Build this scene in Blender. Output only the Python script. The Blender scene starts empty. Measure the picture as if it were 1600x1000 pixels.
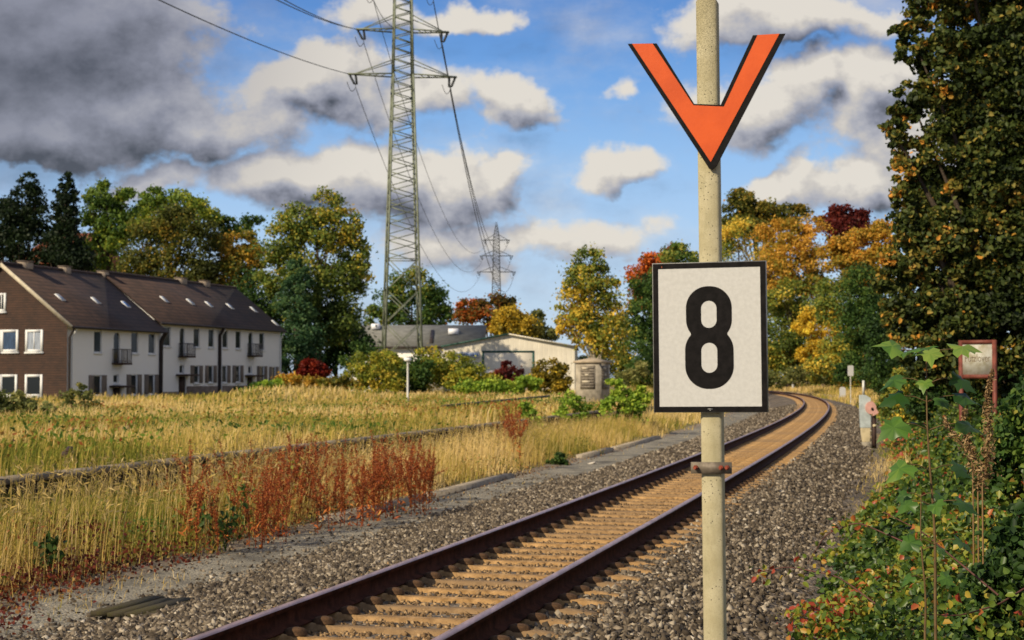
import bpy, math, random
import numpy as np
from mathutils import Vector, Matrix
from mathutils.geometry import tessellate_polygon
rng = np.random.default_rng(7)
random.seed(7)
sc = bpy.context.scene
COL = sc.collection
R = math.radians

# ------------------------------------------------------------------ camera
F, H = 2500.0, 1.65                       # focal length in photo pixels, eye height over the rail head
PITCH = math.atan(90 / F)
cd = bpy.data.cameras.new("camera")
cam = bpy.data.objects.new("camera", cd); COL.objects.link(cam)
cam.location = (0, 0, H); cam.rotation_euler = (math.pi / 2 + PITCH, 0, 0)
cd.sensor_width = 36; cd.lens = 36 * F / 1600
cd.clip_start = .1; cd.clip_end = 6000
cd.dof.use_dof = True; cd.dof.focus_distance = 9.0; cd.dof.aperture_fstop = 5.6
sc.camera = cam

def W(px, py, D):
    """the point at forward distance D that stands where the photo shows (px, py)"""
    u = (px - 800) / F; v = (500 - py) / F
    c, s = math.cos(PITCH), math.sin(PITCH)
    k = D / (c - v * s)
    return np.array([u * k, D, H + (s + v * c) * k])

def G(px, py, z):
    """the point of the level z seen at (px, py)"""
    u = (px - 800) / F; v = (500 - py) / F
    c, s = math.cos(PITCH), math.sin(PITCH)
    t = (z - H) / (s + v * c)
    return np.array([u * t, (c - v * s) * t, z])

# ------------------------------------------------------------------ light
SUN_EL, SUN_A = 33.0, 47.0                # sun from behind on the left
sd = Vector((-math.sin(R(SUN_A)) * math.cos(R(SUN_EL)), -math.cos(R(SUN_A)) * math.cos(R(SUN_EL)), math.sin(R(SUN_EL))))
sl = bpy.data.lights.new("sun", 'SUN'); sl.energy = 5.0; sl.angle = R(.5); sl.color = (1, .85, .62)
so = bpy.data.objects.new("sun", sl); COL.objects.link(so)
so.rotation_euler = sd.to_track_quat('Z', 'Y').to_euler()
sc.view_settings.view_transform = 'Standard'; sc.view_settings.look = 'None'
sc.view_settings.exposure = .03; sc.view_settings.gamma = 1
sc.cycles.max_bounces = 6; sc.cycles.transparent_max_bounces = 8
sc.cycles.use_denoising = True

class NT:
    def __init__(s, nt): s.nt = nt
    def n(s, typ, ins=None, **props):
        nd = s.nt.nodes.new(typ)
        for k, v in props.items(): setattr(nd, k, v)
        for k, v in (ins or {}).items():
            if isinstance(v, bpy.types.NodeSocket): s.nt.links.new(v, nd.inputs[k])
            else: nd.inputs[k].default_value = v
        return nd
    def m(s, op, a, b=0.0, c=0.0, clamp=False):
        return s.n('ShaderNodeMath', {0: a, 1: b, 2: c}, operation=op, use_clamp=clamp).outputs[0]
    def vm(s, op, a, b=(0, 0, 0)):
        nd = s.n('ShaderNodeVectorMath', {0: a, 1: b}, operation=op)
        return nd.outputs['Value'] if op in ('LENGTH', 'DOT_PRODUCT') else nd.outputs[0]
    def mix(s, fac, a, b, blend='MIX'):
        nd = s.n('ShaderNodeMix', data_type='RGBA', blend_type=blend)
        for k, v in ((0, fac), (6, a), (7, b)):
            if isinstance(v, bpy.types.NodeSocket): s.nt.links.new(v, nd.inputs[k])
            else: nd.inputs[k].default_value = v if k == 0 else (*v[:3], 1)
        return nd.outputs[2]
    def sstep(s, x, lo, hi):
        nd = s.n('ShaderNodeMapRange', {'Value': x, 'From Min': lo, 'From Max': hi}, interpolation_type='SMOOTHSTEP')
        return nd.outputs[0]

# ---- sky: Nishita plus a deck of cumulus laid out over the sky directions
CLOUDS = [  # px, py, rx, ry (photo scale of the direction), strength
    (60, 60, 300, 130, 1.25), (170, 160, 200, 95, 1.2), (330, 195, 150, 62, 1.05), (60, 205, 240, 60, 1.15),
    (520, 115, 150, 62, 1.15), (450, 130, 85, 45, 1.0), (640, 150, 110, 45, .8),
    (470, 285, 120, 55, 1.15), (580, 290, 160, 75, 1.1), (700, 300, 130, 70, 1.05), (780, 265, 60, 40, .85),
    (790, 165, 85, 42, .95), (945, 255, 70, 34, .85), (985, 135, 40, 22, .6),
    (1240, 20, 200, 48, 1.1), (1190, 150, 130, 60, .8), (1270, 120, 60, 45, .85), (1365, 165, 95, 90, 1.1),
    (1345, 290, 110, 50, 1.05), (1225, 300, 45, 30, .95), (1430, 250, 120, 100, 1.0),
    (720, 5, 100, 28, .85), (610, 5, 90, 30, .75), (880, 380, 170, 40, .62), (700, 400, 150, 40, .72), (240, 285, 120, 26, .75),
    (-250, 120, 280, 180, 1.2), (1800, 120, 220, 130, 1.0), (200, -250, 420, 160, 1.2), (900, -420, 500, 130, 1.0),
    (1500, -330, 300, 130, 1.0)]
SKY = .13
def make_world():
    w = bpy.data.worlds.new("World"); sc.world = w; w.use_nodes = True
    nt = w.node_tree; nt.nodes.clear()
    gt = bpy.data.node_groups.new("cloud_field", 'ShaderNodeTree')
    gt.interface.new_socket("P", in_out='INPUT', socket_type='NodeSocketVector')
    gt.interface.new_socket("field", in_out='OUTPUT', socket_type='NodeSocketFloat')
    g = NT(gt); gi = g.n('NodeGroupInput').outputs[0]; go = g.n('NodeGroupOutput')
    w1 = g.n('ShaderNodeTexNoise', {'Vector': gi, 'Scale': 13.0, 'Detail': 5.0, 'Roughness': .55}).outputs['Color']
    wv = g.vm('MULTIPLY', g.vm('SUBTRACT', w1, (.5, .5, .5)), (.11, .08, 0))
    p = g.vm('ADD', gi, wv)
    acc = None
    for (x, y, rx, ry, k) in CLOUDS:
        c = ((x - 800) / F, (590 - y) / F, 0)
        d = g.vm('LENGTH', g.vm('MULTIPLY', g.vm('SUBTRACT', p, c), (F / (rx * 1.12), F / (ry * 1.2), 0)))
        k *= 1.06; v = g.m('MULTIPLY_ADD', d, -k, k)
        acc = v if acc is None else g.m('SMOOTH_MAX', acc, v, .22)
    fb = g.n('ShaderNodeTexNoise', {'Vector': g.vm('MULTIPLY', gi, (1, 1.35, 1)), 'Scale': 21.0, 'Detail': 10.0, 'Roughness': .62}).outputs[0]
    acc = g.m('ADD', acc, g.m('MULTIPLY', g.m('SUBTRACT', fb, .5), 1.5))
    gt.links.new(acc, go.inputs[0])
    t = NT(nt)
    dirv = t.n('ShaderNodeTexCoord').outputs['Generated']
    sp = t.n('ShaderNodeSeparateXYZ', {0: dirv})
    yy = t.m('MAXIMUM', t.m('ABSOLUTE', sp.outputs[1]), .08)
    P = t.n('ShaderNodeCombineXYZ', {0: t.m('DIVIDE', sp.outputs[0], yy), 1: t.m('DIVIDE', sp.outputs[2], yy)}).outputs[0]
    def fld(v):
        nd = nt.nodes.new('ShaderNodeGroup'); nd.node_tree = gt; nt.links.new(v, nd.inputs[0]); return nd.outputs[0]
    f0 = fld(P)
    side = t.m('MULTIPLY', t.sstep(t.m('ABSOLUTE', t.n('ShaderNodeSeparateXYZ', {0: P}).outputs[0]), .42, .75), t.m('MULTIPLY_ADD', t.sstep(t.n('ShaderNodeTexNoise', {'Vector': dirv, 'Scale': 4.0, 'Detail': 6.0}).outputs[0], .35, .6), .5, .30))  # bright cloud cover outside the view, added to lift the neutral ambient light
    f1 = fld(t.vm('ADD', P, (-.008, .015, 0)))
    veil = t.n('ShaderNodeTexNoise', {'Vector': t.vm('MULTIPLY', P, (7, 13, 1)), 'Scale': 1.0, 'Detail': 7.0, 'Roughness': .6}).outputs[0]
    cover = t.m('MAXIMUM', t.sstep(f0, -.05, .40), t.m('MULTIPLY', t.sstep(veil, .42, .72), .5))
    cover = t.m('MAXIMUM', cover, side)
    lit = t.m('ADD', t.m('MULTIPLY', t.m('SUBTRACT', f0, f1), .95), t.m('MULTIPLY_ADD', t.m('MAXIMUM', f0, 0.0), -.24, .76), clamp=True)
    # the thick shower cloud on the left is heavier and darker, clouds low down are hazier
    pu = t.n('ShaderNodeSeparateXYZ', {0: P})
    heavy = t.sstep(t.vm('LENGTH', t.vm('MULTIPLY', t.vm('SUBTRACT', P, (-.36, .22, 0)), (1, 1.2, 0))), .30, .06)
    lit = t.m('MULTIPLY', lit, t.m('MULTIPLY_ADD', heavy, -.70, 1.0))
    cr = t.n('ShaderNodeValToRGB', {0: lit})
    e = cr.color_ramp.elements
    e[0].position = 0; e[0].color = (.10, .105, .125, 1); e[1].position = 1; e[1].color = (1.0, .93, .82, 1)
    for ps, c in ((.30, (.34, .35, .42)), (.55, (.56, .56, .61)), (.78, (.78, .73, .67))):
        el = e.new(ps); el.color = (*c, 1)
    cc = t.vm('SCALE', cr.outputs[0]); cc.node.inputs['Scale'].default_value = .76 / SKY
    sky = t.n('ShaderNodeTexSky', sky_type='NISHITA', sun_disc=False, sun_elevation=R(SUN_EL), sun_rotation=R(180 + SUN_A),
              air_density=1.0, dust_density=.6, ozone_density=2.5).outputs[0]
    rp = t.n('ShaderNodeValToRGB', {0: t.m('MULTIPLY', pu.outputs[1], 1.0)}); q = rp.color_ramp.elements
    q[0].position = 0; q[0].color = (.52, .66, .84, 1); q[1].position = 1; q[1].color = (.03, .10, .34, 1)
    for ps, c in ((.08, (.42, .60, .86)), (.14, (.27, .49, .84)), (.20, (.11, .31, .72)), (.26, (.045, .18, .55))): q.new(ps).color = (*c, 1)
    rs = t.vm('SCALE', rp.outputs[0]); rs.node.inputs['Scale'].default_value = 1 / SKY
    hs = t.mix(.8, sky, rs)
    colr = t.mix(t.m('MULTIPLY', cover, .96), hs, cc)
    bg = t.n('ShaderNodeBackground', {'Color': colr, 'Strength': SKY})
    nt.links.new(bg.outputs[0], t.n('ShaderNodeOutputWorld').inputs[0])
    w.cycles.sampling_method = 'MANUAL'; w.cycles.sample_map_resolution = 512
make_world()

# ------------------------------------------------------------------ materials
def newmat(name):
    m = bpy.data.materials.new(name); m.use_nodes = True
    nt = m.node_tree; b = nt.nodes['Principled BSDF']
    return m, NT(nt), b
def pbr(name, col, rough=.8, var=.25, scale=6, bump=0., bscale=None, metal=0., col2=None, spec=.3, stretch=(1, 1, 1), detail=6):
    m, t, b = newmat(name)
    co = t.n('ShaderNodeTexCoord').outputs['Object']
    co = t.vm('MULTIPLY', co, stretch)
    n1 = t.n('ShaderNodeTexNoise', {'Vector': co, 'Scale': scale, 'Detail': detail, 'Roughness': .65}).outputs[0]
    f = t.sstep(n1, .3, .7)
    c1 = [c * (1 - var) for c in col]; c2 = [min(1, c * (1 + var)) for c in col] if col2 is None else col2
    t.nt.links.new(t.mix(f, c1, c2), b.inputs['Base Color'])
    b.inputs['Roughness'].default_value = rough; b.inputs['Metallic'].default_value = metal
    b.inputs['Specular IOR Level'].default_value = spec
    if bump:
        n2 = t.n('ShaderNodeTexNoise', {'Vector': co, 'Scale': bscale or scale * 4, 'Detail': 8.0, 'Roughness': .7}).outputs[0]
        t.nt.links.new(t.n('ShaderNodeBump', {'Strength': 1.0, 'Distance': bump, 'Height': n2}).outputs[0], b.inputs['Normal'])
    return m
def leafmat(name, stops, trans=.42, rough=.55, spec=.25):
    m, t, b = newmat(name)
    a = t.n('ShaderNodeAttribute', attribute_name='tint').outputs['Fac']
    r = t.n('ShaderNodeValToRGB', {0: a}); e = r.color_ramp.elements
    e[0].position, e[1].position = stops[0][0], stops[-1][0]
    e[0].color, e[1].color = (*stops[0][1], 1), (*stops[-1][1], 1)
    for p, c in stops[1:-1]: e.new(p).color = (*c, 1)
    t.nt.links.new(r.outputs[0], b.inputs['Base Color'])
    b.inputs['Roughness'].default_value = rough; b.inputs['Specular IOR Level'].default_value = spec
    if trans:
        tr = t.n('ShaderNodeBsdfTranslucent', {'Color': r.outputs[0]})
        mx = t.n('ShaderNodeMixShader', {0: trans, 1: b.outputs[0], 2: tr.outputs[0]})
        t.nt.links.new(mx.outputs[0], t.nt.nodes['Material Output'].inputs[0])
    return m

# ------------------------------------------------------------------ mesh building
class MB:
    def __init__(s): s.v = []; s.f = []; s.n = 0
    def add(s, v, f, tint=.5, mi=0):
        v = np.asarray(v, float).reshape(-1, 3)
        if isinstance(f, list) and len({len(q) for q in f}) > 1:      # mixed triangles and quads
            for q in f: s.f.append((np.array([q]) + s.n, np.array([float(tint)]), np.array([mi])))
            s.v.append(v); s.n += len(v); return s
        f = np.asarray(f, int)
        if f.ndim == 1: f = f[None]
        tn = np.broadcast_to(np.asarray(tint, float), (len(f),))
        s.v.append(v); s.f.append((f + s.n, tn, np.full(len(f), mi))); s.n += len(v); return s
    def box(s, lo, hi, tint=.5, mi=0, M=None):
        a, b = lo, hi
        v = np.array([[x, y, z] for z in (a[2], b[2]) for y in (a[1], b[1]) for x in (a[0], b[0])], float)
        if M is not None: v = v @ np.array(M)[:3, :3].T + np.array(M)[:3, 3]
        return s.add(v, [[0, 2, 3, 1], [4, 5, 7, 6], [0, 1, 5, 4], [2, 6, 7, 3], [0, 4, 6, 2], [1, 3, 7, 5]], tint, mi)
    def bar(s, p, q, w, d=None, tint=.5, mi=0):
        p = np.asarray(p, float); q = np.asarray(q, float); t = q - p; L = np.linalg.norm(t); t = t / L
        up = np.array([0, 0, 1.]) if abs(t[2]) < .95 else np.array([0, 1., 0])
        a = np.cross(t, up); a /= np.linalg.norm(a); b = np.cross(a, t); d = d or w
        c = [a * i * w / 2 + b * j * d / 2 for i, j in ((-1, -1), (1, -1), (1, 1), (-1, 1))]
        v = [p + k for k in c] + [q + k for k in c]
        return s.add(v, [[0, 1, 5, 4], [1, 2, 6, 5], [2, 3, 7, 6], [3, 0, 4, 7], [3, 2, 1, 0], [4, 5, 6, 7]], tint, mi)
    def tube(s, pts, rad, n=6, tint=.5, mi=0, cap=True):
        pts = np.asarray(pts, float); m = len(pts); rad = np.broadcast_to(np.asarray(rad, float), (m,))
        tg = np.gradient(pts, axis=0); tg /= np.linalg.norm(tg, axis=1)[:, None] + 1e-9
        ref = np.array([.3, .9, .1]) if abs(tg[0][2]) > .6 else np.array([0, 0, 1.])
        a = np.cross(tg, ref); a /= np.linalg.norm(a, axis=1)[:, None] + 1e-9; b = np.cross(tg, a)
        th = np.arange(n) * 2 * np.pi / n
        v = (pts[:, None] + rad[:, None, None] * (a[:, None] * np.cos(th)[None, :, None] + b[:, None] * np.sin(th)[None, :, None])).reshape(-1, 3)
        i = np.arange(m - 1)[:, None] * n; j = np.arange(n)[None]; k = (j + 1) % n
        f = np.stack([i + j, i + k, i + n + k, i + n + j], -1).reshape(-1, 4)
        s.add(v, f, tint, mi)
        if cap:
            for ring, dr in ((0, 1), (m - 1, -1)):
                c = pts[ring]; base = v[ring * n:(ring + 1) * n]
                tri = [[q, (q + 1) % n, n] if dr > 0 else [(q + 1) % n, q, n] for q in range(n)]
                s.add(np.vstack([base, c]), tri, tint, mi)
        return s
    def prism(s, poly, M, depth, tint=.5, mi=0, holes=()):
        """outline (x, y) extruded from local z = 0 to depth, set in the world by the 4x4 matrix M"""
        loops = [list(poly)] + [list(h) for h in holes]
        flat = [p for l in loops for p in l]; n = len(flat)
        tri = tessellate_polygon([[Vector((x, y, 0)) for x, y in l] for l in loops])
        A = np.array(M)[:3, :3]; o = np.array(M)[:3, 3]
        v0 = np.array([[x, y, 0] for x, y in flat]); v1 = v0 + [0, 0, depth]
        v = np.vstack([v0, v1]) @ A.T + o
        def cc(t):
            (x0, y0), (x1, y1), (x2, y2) = (flat[i] for i in t); return (x1 - x0) * (y2 - y0) - (x2 - x0) * (y1 - y0) > 0
        tri = [t if cc(t) else t[::-1] for t in tri]
        s.add(v, [[a + n for a in t] for t in tri] + [list(t)[::-1] for t in tri], tint, mi)
        k = 0
        for l in loops:
            m = len(l); q = [[k + i, k + (i + 1) % m, n + k + (i + 1) % m, n + k + i] for i in range(m)]
            s.add(v, q, tint, mi); k += m
        return s
    def build(s, name, mats, parent=None, smooth=False, attr=True):
        v = np.vstack(s.v); me = bpy.data.meshes.new(name)
        me.vertices.add(len(v)); me.vertices.foreach_set('co', v.ravel().astype(np.float32))
        lens = np.concatenate([np.full(len(f), f.shape[1]) for f, _, _ in s.f])
        idx = np.concatenate([f.ravel() for f, _, _ in s.f])
        me.loops.add(len(idx)); me.loops.foreach_set('vertex_index', idx.astype(np.int32))
        me.polygons.add(len(lens)); me.polygons.foreach_set('loop_start', np.r_[0, np.cumsum(lens)[:-1]].astype(np.int32))
        mats = mats if isinstance(mats, (list, tuple)) else [mats]
        for m in mats: me.materials.append(m)
        if len(mats) > 1: me.polygons.foreach_set('material_index', np.concatenate([m for _, _, m in s.f]).astype(np.int32))
        me.update(calc_edges=True)
        if attr:
            at = me.attributes.new('tint', 'FLOAT', 'FACE')
            at.data.foreach_set('value', np.concatenate([t for _, t, _ in s.f]).astype(np.float32))
        if smooth: me.polygons.foreach_set('use_smooth', np.ones(len(lens), bool))
        o = bpy.data.objects.new(name, me); COL.objects.link(o)
        if parent is not None: o.parent = parent
        return o
def tag(o, label=None, cat=None, group=None, kind=None):
    for k, v in (('label', label), ('category', cat), ('group', group), ('kind', kind)):
        if v: o[k] = v
    return o
def thing(name, label, cat, loc=(0, 0, 0), rz=0., group=None, rot=None):
    o = bpy.data.objects.new(name, None); COL.objects.link(o); o.location = [float(c) for c in loc]
    o.rotation_euler = rot or (0, 0, rz); o.empty_display_size = .2
    return tag(o, label, cat, group)
def dup(o, parent=None, loc=None, rz=None):
    c = o.copy(); COL.objects.link(c)
    if parent is not None: c.parent = parent
    if loc is not None: c.location = [float(q) for q in loc]
    if rz is not None: c.rotation_euler = (0, 0, rz)
    for ch in list(o.children): dup(ch, c)
    return c
_lat = rng.random((256, 256))
def vnoise(x, y, s):
    x = np.asarray(x) / s + 100.3; y = np.asarray(y) / s + 57.7
    i = np.floor(x).astype(int); j = np.floor(y).astype(int); fx = x - i; fy = y - j
    fx = fx * fx * (3 - 2 * fx); fy = fy * fy * (3 - 2 * fy)
    g = lambda a, b: _lat[a % 256, b % 256]
    return (g(i, j) * (1 - fx) + g(i + 1, j) * fx) * (1 - fy) + (g(i, j + 1) * (1 - fx) + g(i + 1, j + 1) * fx) * fy
def fbm(x, y, s): return .55 * vnoise(x, y, s) + .3 * vnoise(x, y, s / 2.3) + .15 * vnoise(x, y, s / 5.1)
def unit(v): return v / (np.linalg.norm(v, axis=-1, keepdims=True) + 1e-9)

# ------------------------------------------------------------------ track alignment and ground heights
CF = [-1.098, -1.663, 25.573, -3.835]
def Xc(y): return np.polyval(CF, np.asarray(y, float) / 100)
def Th(y): return np.arctan(np.polyval(np.polyder(CF), np.asarray(y, float) / 100) / 100)
def TP(u, y):
    """point u metres right of the centre line, at the place where the centre line is at forward distance y"""
    th = Th(y); return Xc(y) + u * np.cos(th), y - u * np.sin(th)
def UL(x, y):
    """lateral offset of a point from the track"""
    x = np.asarray(x, float); y = np.asarray(y, float); yc = np.clip(y, -60, 320)
    for _ in range(4):
        th = Th(yc); yc = np.clip(yc + ((x - Xc(yc)) * np.sin(th) + (y - yc) * np.cos(th)) * np.cos(th), -60, 320)
    th = Th(yc)
    return (x - Xc(yc)) * np.cos(th) - (y - yc) * np.sin(th), yc
PU = [-4000, -60, -30, -8.3, -8.1, -7.3, -5.2, -4.7, -4.5, -3.6, -2.9, 2.9, 3.4, 4.6, 7, 11, 20, 60, 4000]
PZ = [.0, .0, .02, .18, -.40, -.44, -.47, -.49, -.52, -.53, -.54, -.54, -.52, -.45, -.15, .45, 1.6, 2.5, 2.5]
def gz(u, x, y):
    z = np.interp(u, PU, PZ)
    far = np.clip((np.asarray(y) - 90) / 60, 0, 1); z = np.where(u > 4, z * (1 - far * .6), z)
    z = np.where((u < -3) & (np.asarray(y) > 60), z + np.clip((np.asarray(y) - 60) / 60, 0, 1) * np.clip(-z, 0, 1) * np.clip(-(u + 3) / 4, 0, 1), z)
    wild = np.clip((np.abs(u + .5) - 4.2) / 2, 0, 1)
    z = z + wild * (fbm(x, y, 9) - .5) * .22
    m = W(465, 622, 100)                      # grassy mound in front of the end of the houses
    z = z + .75 * np.exp(-((x - m[0]) / 5) ** 2 - ((np.asarray(y) - m[1]) / 9) ** 2)
    return z
def gzxy(x, y):
    u, _ = UL(x, y); return gz(u, x, y)

# ------------------------------------------------------------------ setting: ground, path, ballast bed
us = np.unique(np.concatenate([[-2500, -1200, -600, -300, -150, -100, -75, -60, -45, -35, -28, -23, -19, -16, -13, -11.5, -10, -9.2, -8.6, -8.3, -8.1, -8.0, -7.7, -7, -6, -5.4, -4.9],
                               np.linspace(-4.7, -2.9, 9), [-2, 0, 2], np.linspace(2.9, 6, 9), [7, 8, 9.5, 11, 14, 17, 20, 26, 35, 60, 100, 200, 400, 900, 2500]]))
ys = np.concatenate([[-60, -30, -15, -6, 0], np.arange(3, 40, .8), np.arange(40, 90, 2.), np.arange(90, 200, 5.), [205, 215, 230, 250, 280, 318]])
UU, YY = np.meshgrid(us, ys); GX, GY = TP(UU, YY)
GY = np.where(np.abs(UU) > 100, YY, GY)        # far flanks stay square so the sheet does not fold
GZ = gz(UU, GX, GY)
rows = [np.stack([GX, GY, GZ], -1)]
last = rows[0][-1]
for dy in (500, 900, 1600, 3500):
    r = last.copy(); r[:, 1] = dy; r[:, 2] = np.where(np.abs(us) < 5, 0, r[:, 2]) ; rows.append(r[None])
GV = np.concatenate(rows, 0); nr, nc = GV.shape[:2]
i = np.arange(nr - 1)[:, None] * nc; j = np.arange(nc - 1)[None]
gf = np.stack([i + j, i + j + 1, i + nc + j + 1, i + nc + j], -1).reshape(-1, 4)
def ground_mat():
    m, t, b = newmat('ground_soil')
    co = t.n('ShaderNodeTexCoord').outputs['Object']
    u = t.n('ShaderNodeAttribute', attribute_name='tint').outputs['Fac']
    n1 = t.n('ShaderNodeTexNoise', {'Vector': co, 'Scale': 1.3, 'Detail': 8.0, 'Roughness': .7}).outputs[0]
    n2 = t.n('ShaderNodeTexNoise', {'Vector': co, 'Scale': 22.0, 'Detail': 8.0, 'Roughness': .75}).outputs[0]
    straw = t.mix(t.sstep(n1, .35, .65), (.20, .15, .05), (.12, .12, .03))
    soil = t.mix(t.sstep(n2, .3, .7), (.12, .09, .058), (.36, .29, .20))
    leafy = t.mix(t.sstep(n2, .4, .65), soil, (.16, .075, .03))
    c = t.mix(t.sstep(u, .2, .45), straw, soil)
    c = t.mix(t.sstep(u, .7, .9), c, leafy)
    t.nt.links.new(c, b.inputs['Base Color']); b.inputs['Roughness'].default_value = .95
    t.nt.links.new(t.n('ShaderNodeBump', {'Strength': 1.0, 'Distance': .04, 'Height': n2}).outputs[0], b.inputs['Normal'])
    return m
uc = np.concatenate([np.repeat((UU[:-1, :-1] + UU[1:, 1:]) / 2, 1, 0), np.zeros((nr - len(ys), nc - 1)) - 50]).ravel()
gt = np.where(uc < -4.9, .05, np.where(uc > 4.4, .95, .55))
tag(MB().add(GV.reshape(-1, 3), gf, gt).build('ground', ground_mat(), smooth=True), kind='structure')

def strip(uvals, zoff, y0, y1, step, zf=None, jit=0.):
    y = np.arange(y0, y1, step); U, Y = np.meshgrid(uvals, y)
    if jit: U = U + (fbm(Y, U * 3, 1.7) - .5) * jit
    X, Yp = TP(U, Y); Z = gz(U, X, Yp) + zoff if zf is None else zf(U, X, Yp)
    n = len(uvals); i = np.arange(len(y) - 1)[:, None] * n; j = np.arange(n - 1)[None]
    return np.stack([X, Yp, Z], -1).reshape(-1, 3), np.stack([i + j, i + j + 1, i + n + j + 1, i + n + j], -1).reshape(-1, 4)
def gravel_mat(name, a, b_, scale, bump):
    m, t, b = newmat(name)
    co = t.n('ShaderNodeTexCoord').outputs['Object']
    vo = t.n('ShaderNodeTexVoronoi', {'Vector': co, 'Scale': scale})
    n1 = t.n('ShaderNodeTexNoise', {'Vector': co, 'Scale': 1.5, 'Detail': 6.0}).outputs[0]
    rc = t.n('ShaderNodeSeparateColor', {0: vo.outputs['Color']}).outputs[0]
    c = t.mix(rc, a, b_); c = t.mix(t.sstep(n1, .4, .75), c, [q * .55 for q in a])
    t.nt.links.new(c, b.inputs['Base Color']); b.inputs['Roughness'].default_value = .9
    h = t.m('SUBTRACT', 1.0, vo.outputs['Distance'])
    t.nt.links.new(t.n('ShaderNodeBump', {'Strength': 1.0, 'Distance': bump, 'Height': h}).outputs[0], b.inputs['Normal'])
    return m
v, f = strip(np.linspace(-4.55, -3.3, 6), .012, 2, 150, .5, jit=.25)
tag(MB().add(v, f).build('gravel_path', gravel_mat('path_grit', (.13, .118, .088), (.36, .32, .235), 42, .012), smooth=True), kind='structure')
BU = np.array([-3.45, -3.1, -2.5, -1.9, -1.55, -1.3, -.9, -.6, 0, .6, .9, 1.3, 1.55, 1.9, 2.4, 2.9, 3.3])
BZ = np.array([-.56, -.50, -.40, -.29, -.235, -.225, -.23, -.235, -.235, -.235, -.23, -.225, -.235, -.29, -.385, -.47, -.535])
def bz(U, X=None, Y=None): return np.interp(U, BU, BZ)
v, f = strip(BU, 0, 2, 300, .6, zf=bz)
tag(MB().add(v, f).build('ballast_bed', gravel_mat('ballast_base', (.06, .048, .034), (.27, .21, .145), 18, .045), smooth=True), kind='structure')

# ------------------------------------------------------------------ stones
CUBEF = np.array([[0, 2, 3, 1], [4, 5, 7, 6], [0, 1, 5, 4], [2, 6, 7, 3], [0, 4, 6, 2], [1, 3, 7, 5]])
def rotmats(n):
    q = unit(rng.normal(size=(n, 4))); w, x, y, z = q.T
    return np.stack([1 - 2 * (y * y + z * z), 2 * (x * y - z * w), 2 * (x * z + y * w), 2 * (x * y + z * w), 1 - 2 * (x * x + z * z), 2 * (y * z - x * w),
                     2 * (x * z - y * w), 2 * (y * z + x * w), 1 - 2 * (x * x + y * y)], -1).reshape(n, 3, 3)
def stones(mb, P, rad, tint):
    n = len(P)
    cube = np.array([[x, y, z] for z in (-1, 1) for y in (-1, 1) for x in (-1, 1)]) * .62
    var = [cube * rng.uniform(.55, 1.3, (8, 1)) * np.array([1.25, .95, .72]) + rng.normal(size=(8, 3)) * .12 for _ in range(9)]
    sel = rng.integers(0, 9, n); base = np.array(var)[sel]
    V = np.einsum('nij,nkj->nki', rotmats(n), base) * rad[:, None, None] + P[:, None]
    Fc = (CUBEF[None] + (np.arange(n) * 8)[:, None, None]).reshape(-1, 4)
    mb.add(V.reshape(-1, 3), Fc, np.repeat(tint, 6))
def scatter(u0, u1, y0, y1, dens):
    """random track-aligned points; dens(y) per square metre"""
    ed = np.arange(y0, y1, 1.5); U = []; Y = []
    for a in ed:
        n = rng.poisson(dens(a) * (u1 - u0) * 1.5); U.append(rng.uniform(u0, u1, n)); Y.append(rng.uniform(a, a + 1.5, n))
    return np.concatenate(U), np.concatenate(Y)
MSTONE = leafmat('ballast_stone', [(0, (.025, .018, .012)), (.4, (.095, .074, .050)), (.7, (.23, .185, .13)), (.9, (.40, .34, .25)), (1, (.50, .44, .35))], trans=0, rough=.85)
sb = MB()
for (a, b_, zz) in ((-3.75, -.85, 0), (.85, 2.75, 0)):
    U, Y = scatter(a, b_, 6, 34, lambda y: 780 if y < 18 else 520 if y < 26 else 300)
    edge = np.clip(np.minimum(U - a, b_ - U) / .35, .15, 1) if a < 0 else np.clip((b_ - U) / .8, .08, 1)
    k = rng.random(len(U)) < edge; U, Y = U[k], Y[k]
    r = (.015 + .026 * rng.random(len(U)) ** 1.7) * np.where(Y > 24, 1.2, 1)
    X, Yp = TP(U, Y); Z = np.maximum(bz(U), gz(U, X, Yp)) + r * .25
    rust = np.clip(1 - (np.abs(U) - .85) / .5, 0, 1)
    stones(sb, np.stack([X, Yp, Z], -1), r, np.clip(rng.beta(1.6, 2.0, len(U)) , 0, 1))
    U, Y = scatter(a + .3, b_ + .05, 34, 110, lambda y: 75 if y < 60 else 30)
    r = rng.uniform(.03, .06, len(U)); X, Yp = TP(U, Y)
    stones(sb, np.stack([X, Yp, np.maximum(bz(U), gz(U, X, Yp)) + r * .2], -1), r, rng.beta(1.6, 2.0, len(U)))
U, Y = scatter(-5.0, -3.4, 8, 34, lambda y: 45)      # strays on the path
r = rng.uniform(.012, .028, len(U)); X, Yp = TP(U, Y)
stones(sb, np.stack([X, Yp, gz(U, X, Yp) + .012], -1), r, rng.beta(1.6, 2.2, len(U)))
U, Y = scatter(2.4, 4.6, 6, 34, lambda y: 60)
r = rng.uniform(.012, .03, len(U)); X, Yp = TP(U, Y)
stones(sb, np.stack([X, Yp, gz(U, X, Yp) + .005], -1), r, rng.beta(1.6, 2.2, len(U)))
tag(sb.build('ballast_stones', MSTONE), 'loose grey broken stone ballast heaped along both sides of the track', 'ballast', kind='stuff')
MRUSTST = leafmat('rusty_stone', [(0, (.06, .04, .022)), (.5, (.22, .135, .06)), (1, (.42, .28, .14))], trans=0, rough=.85)
sb = MB()
U, Y = scatter(-.68, .68, 6, 40, lambda y: 420 if y < 24 else 200)
U2, Y2 = scatter(.8, 1.45, 6, 34, lambda y: 300); U3, Y3 = scatter(-1.45, -.8, 6, 34, lambda y: 300)
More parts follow.
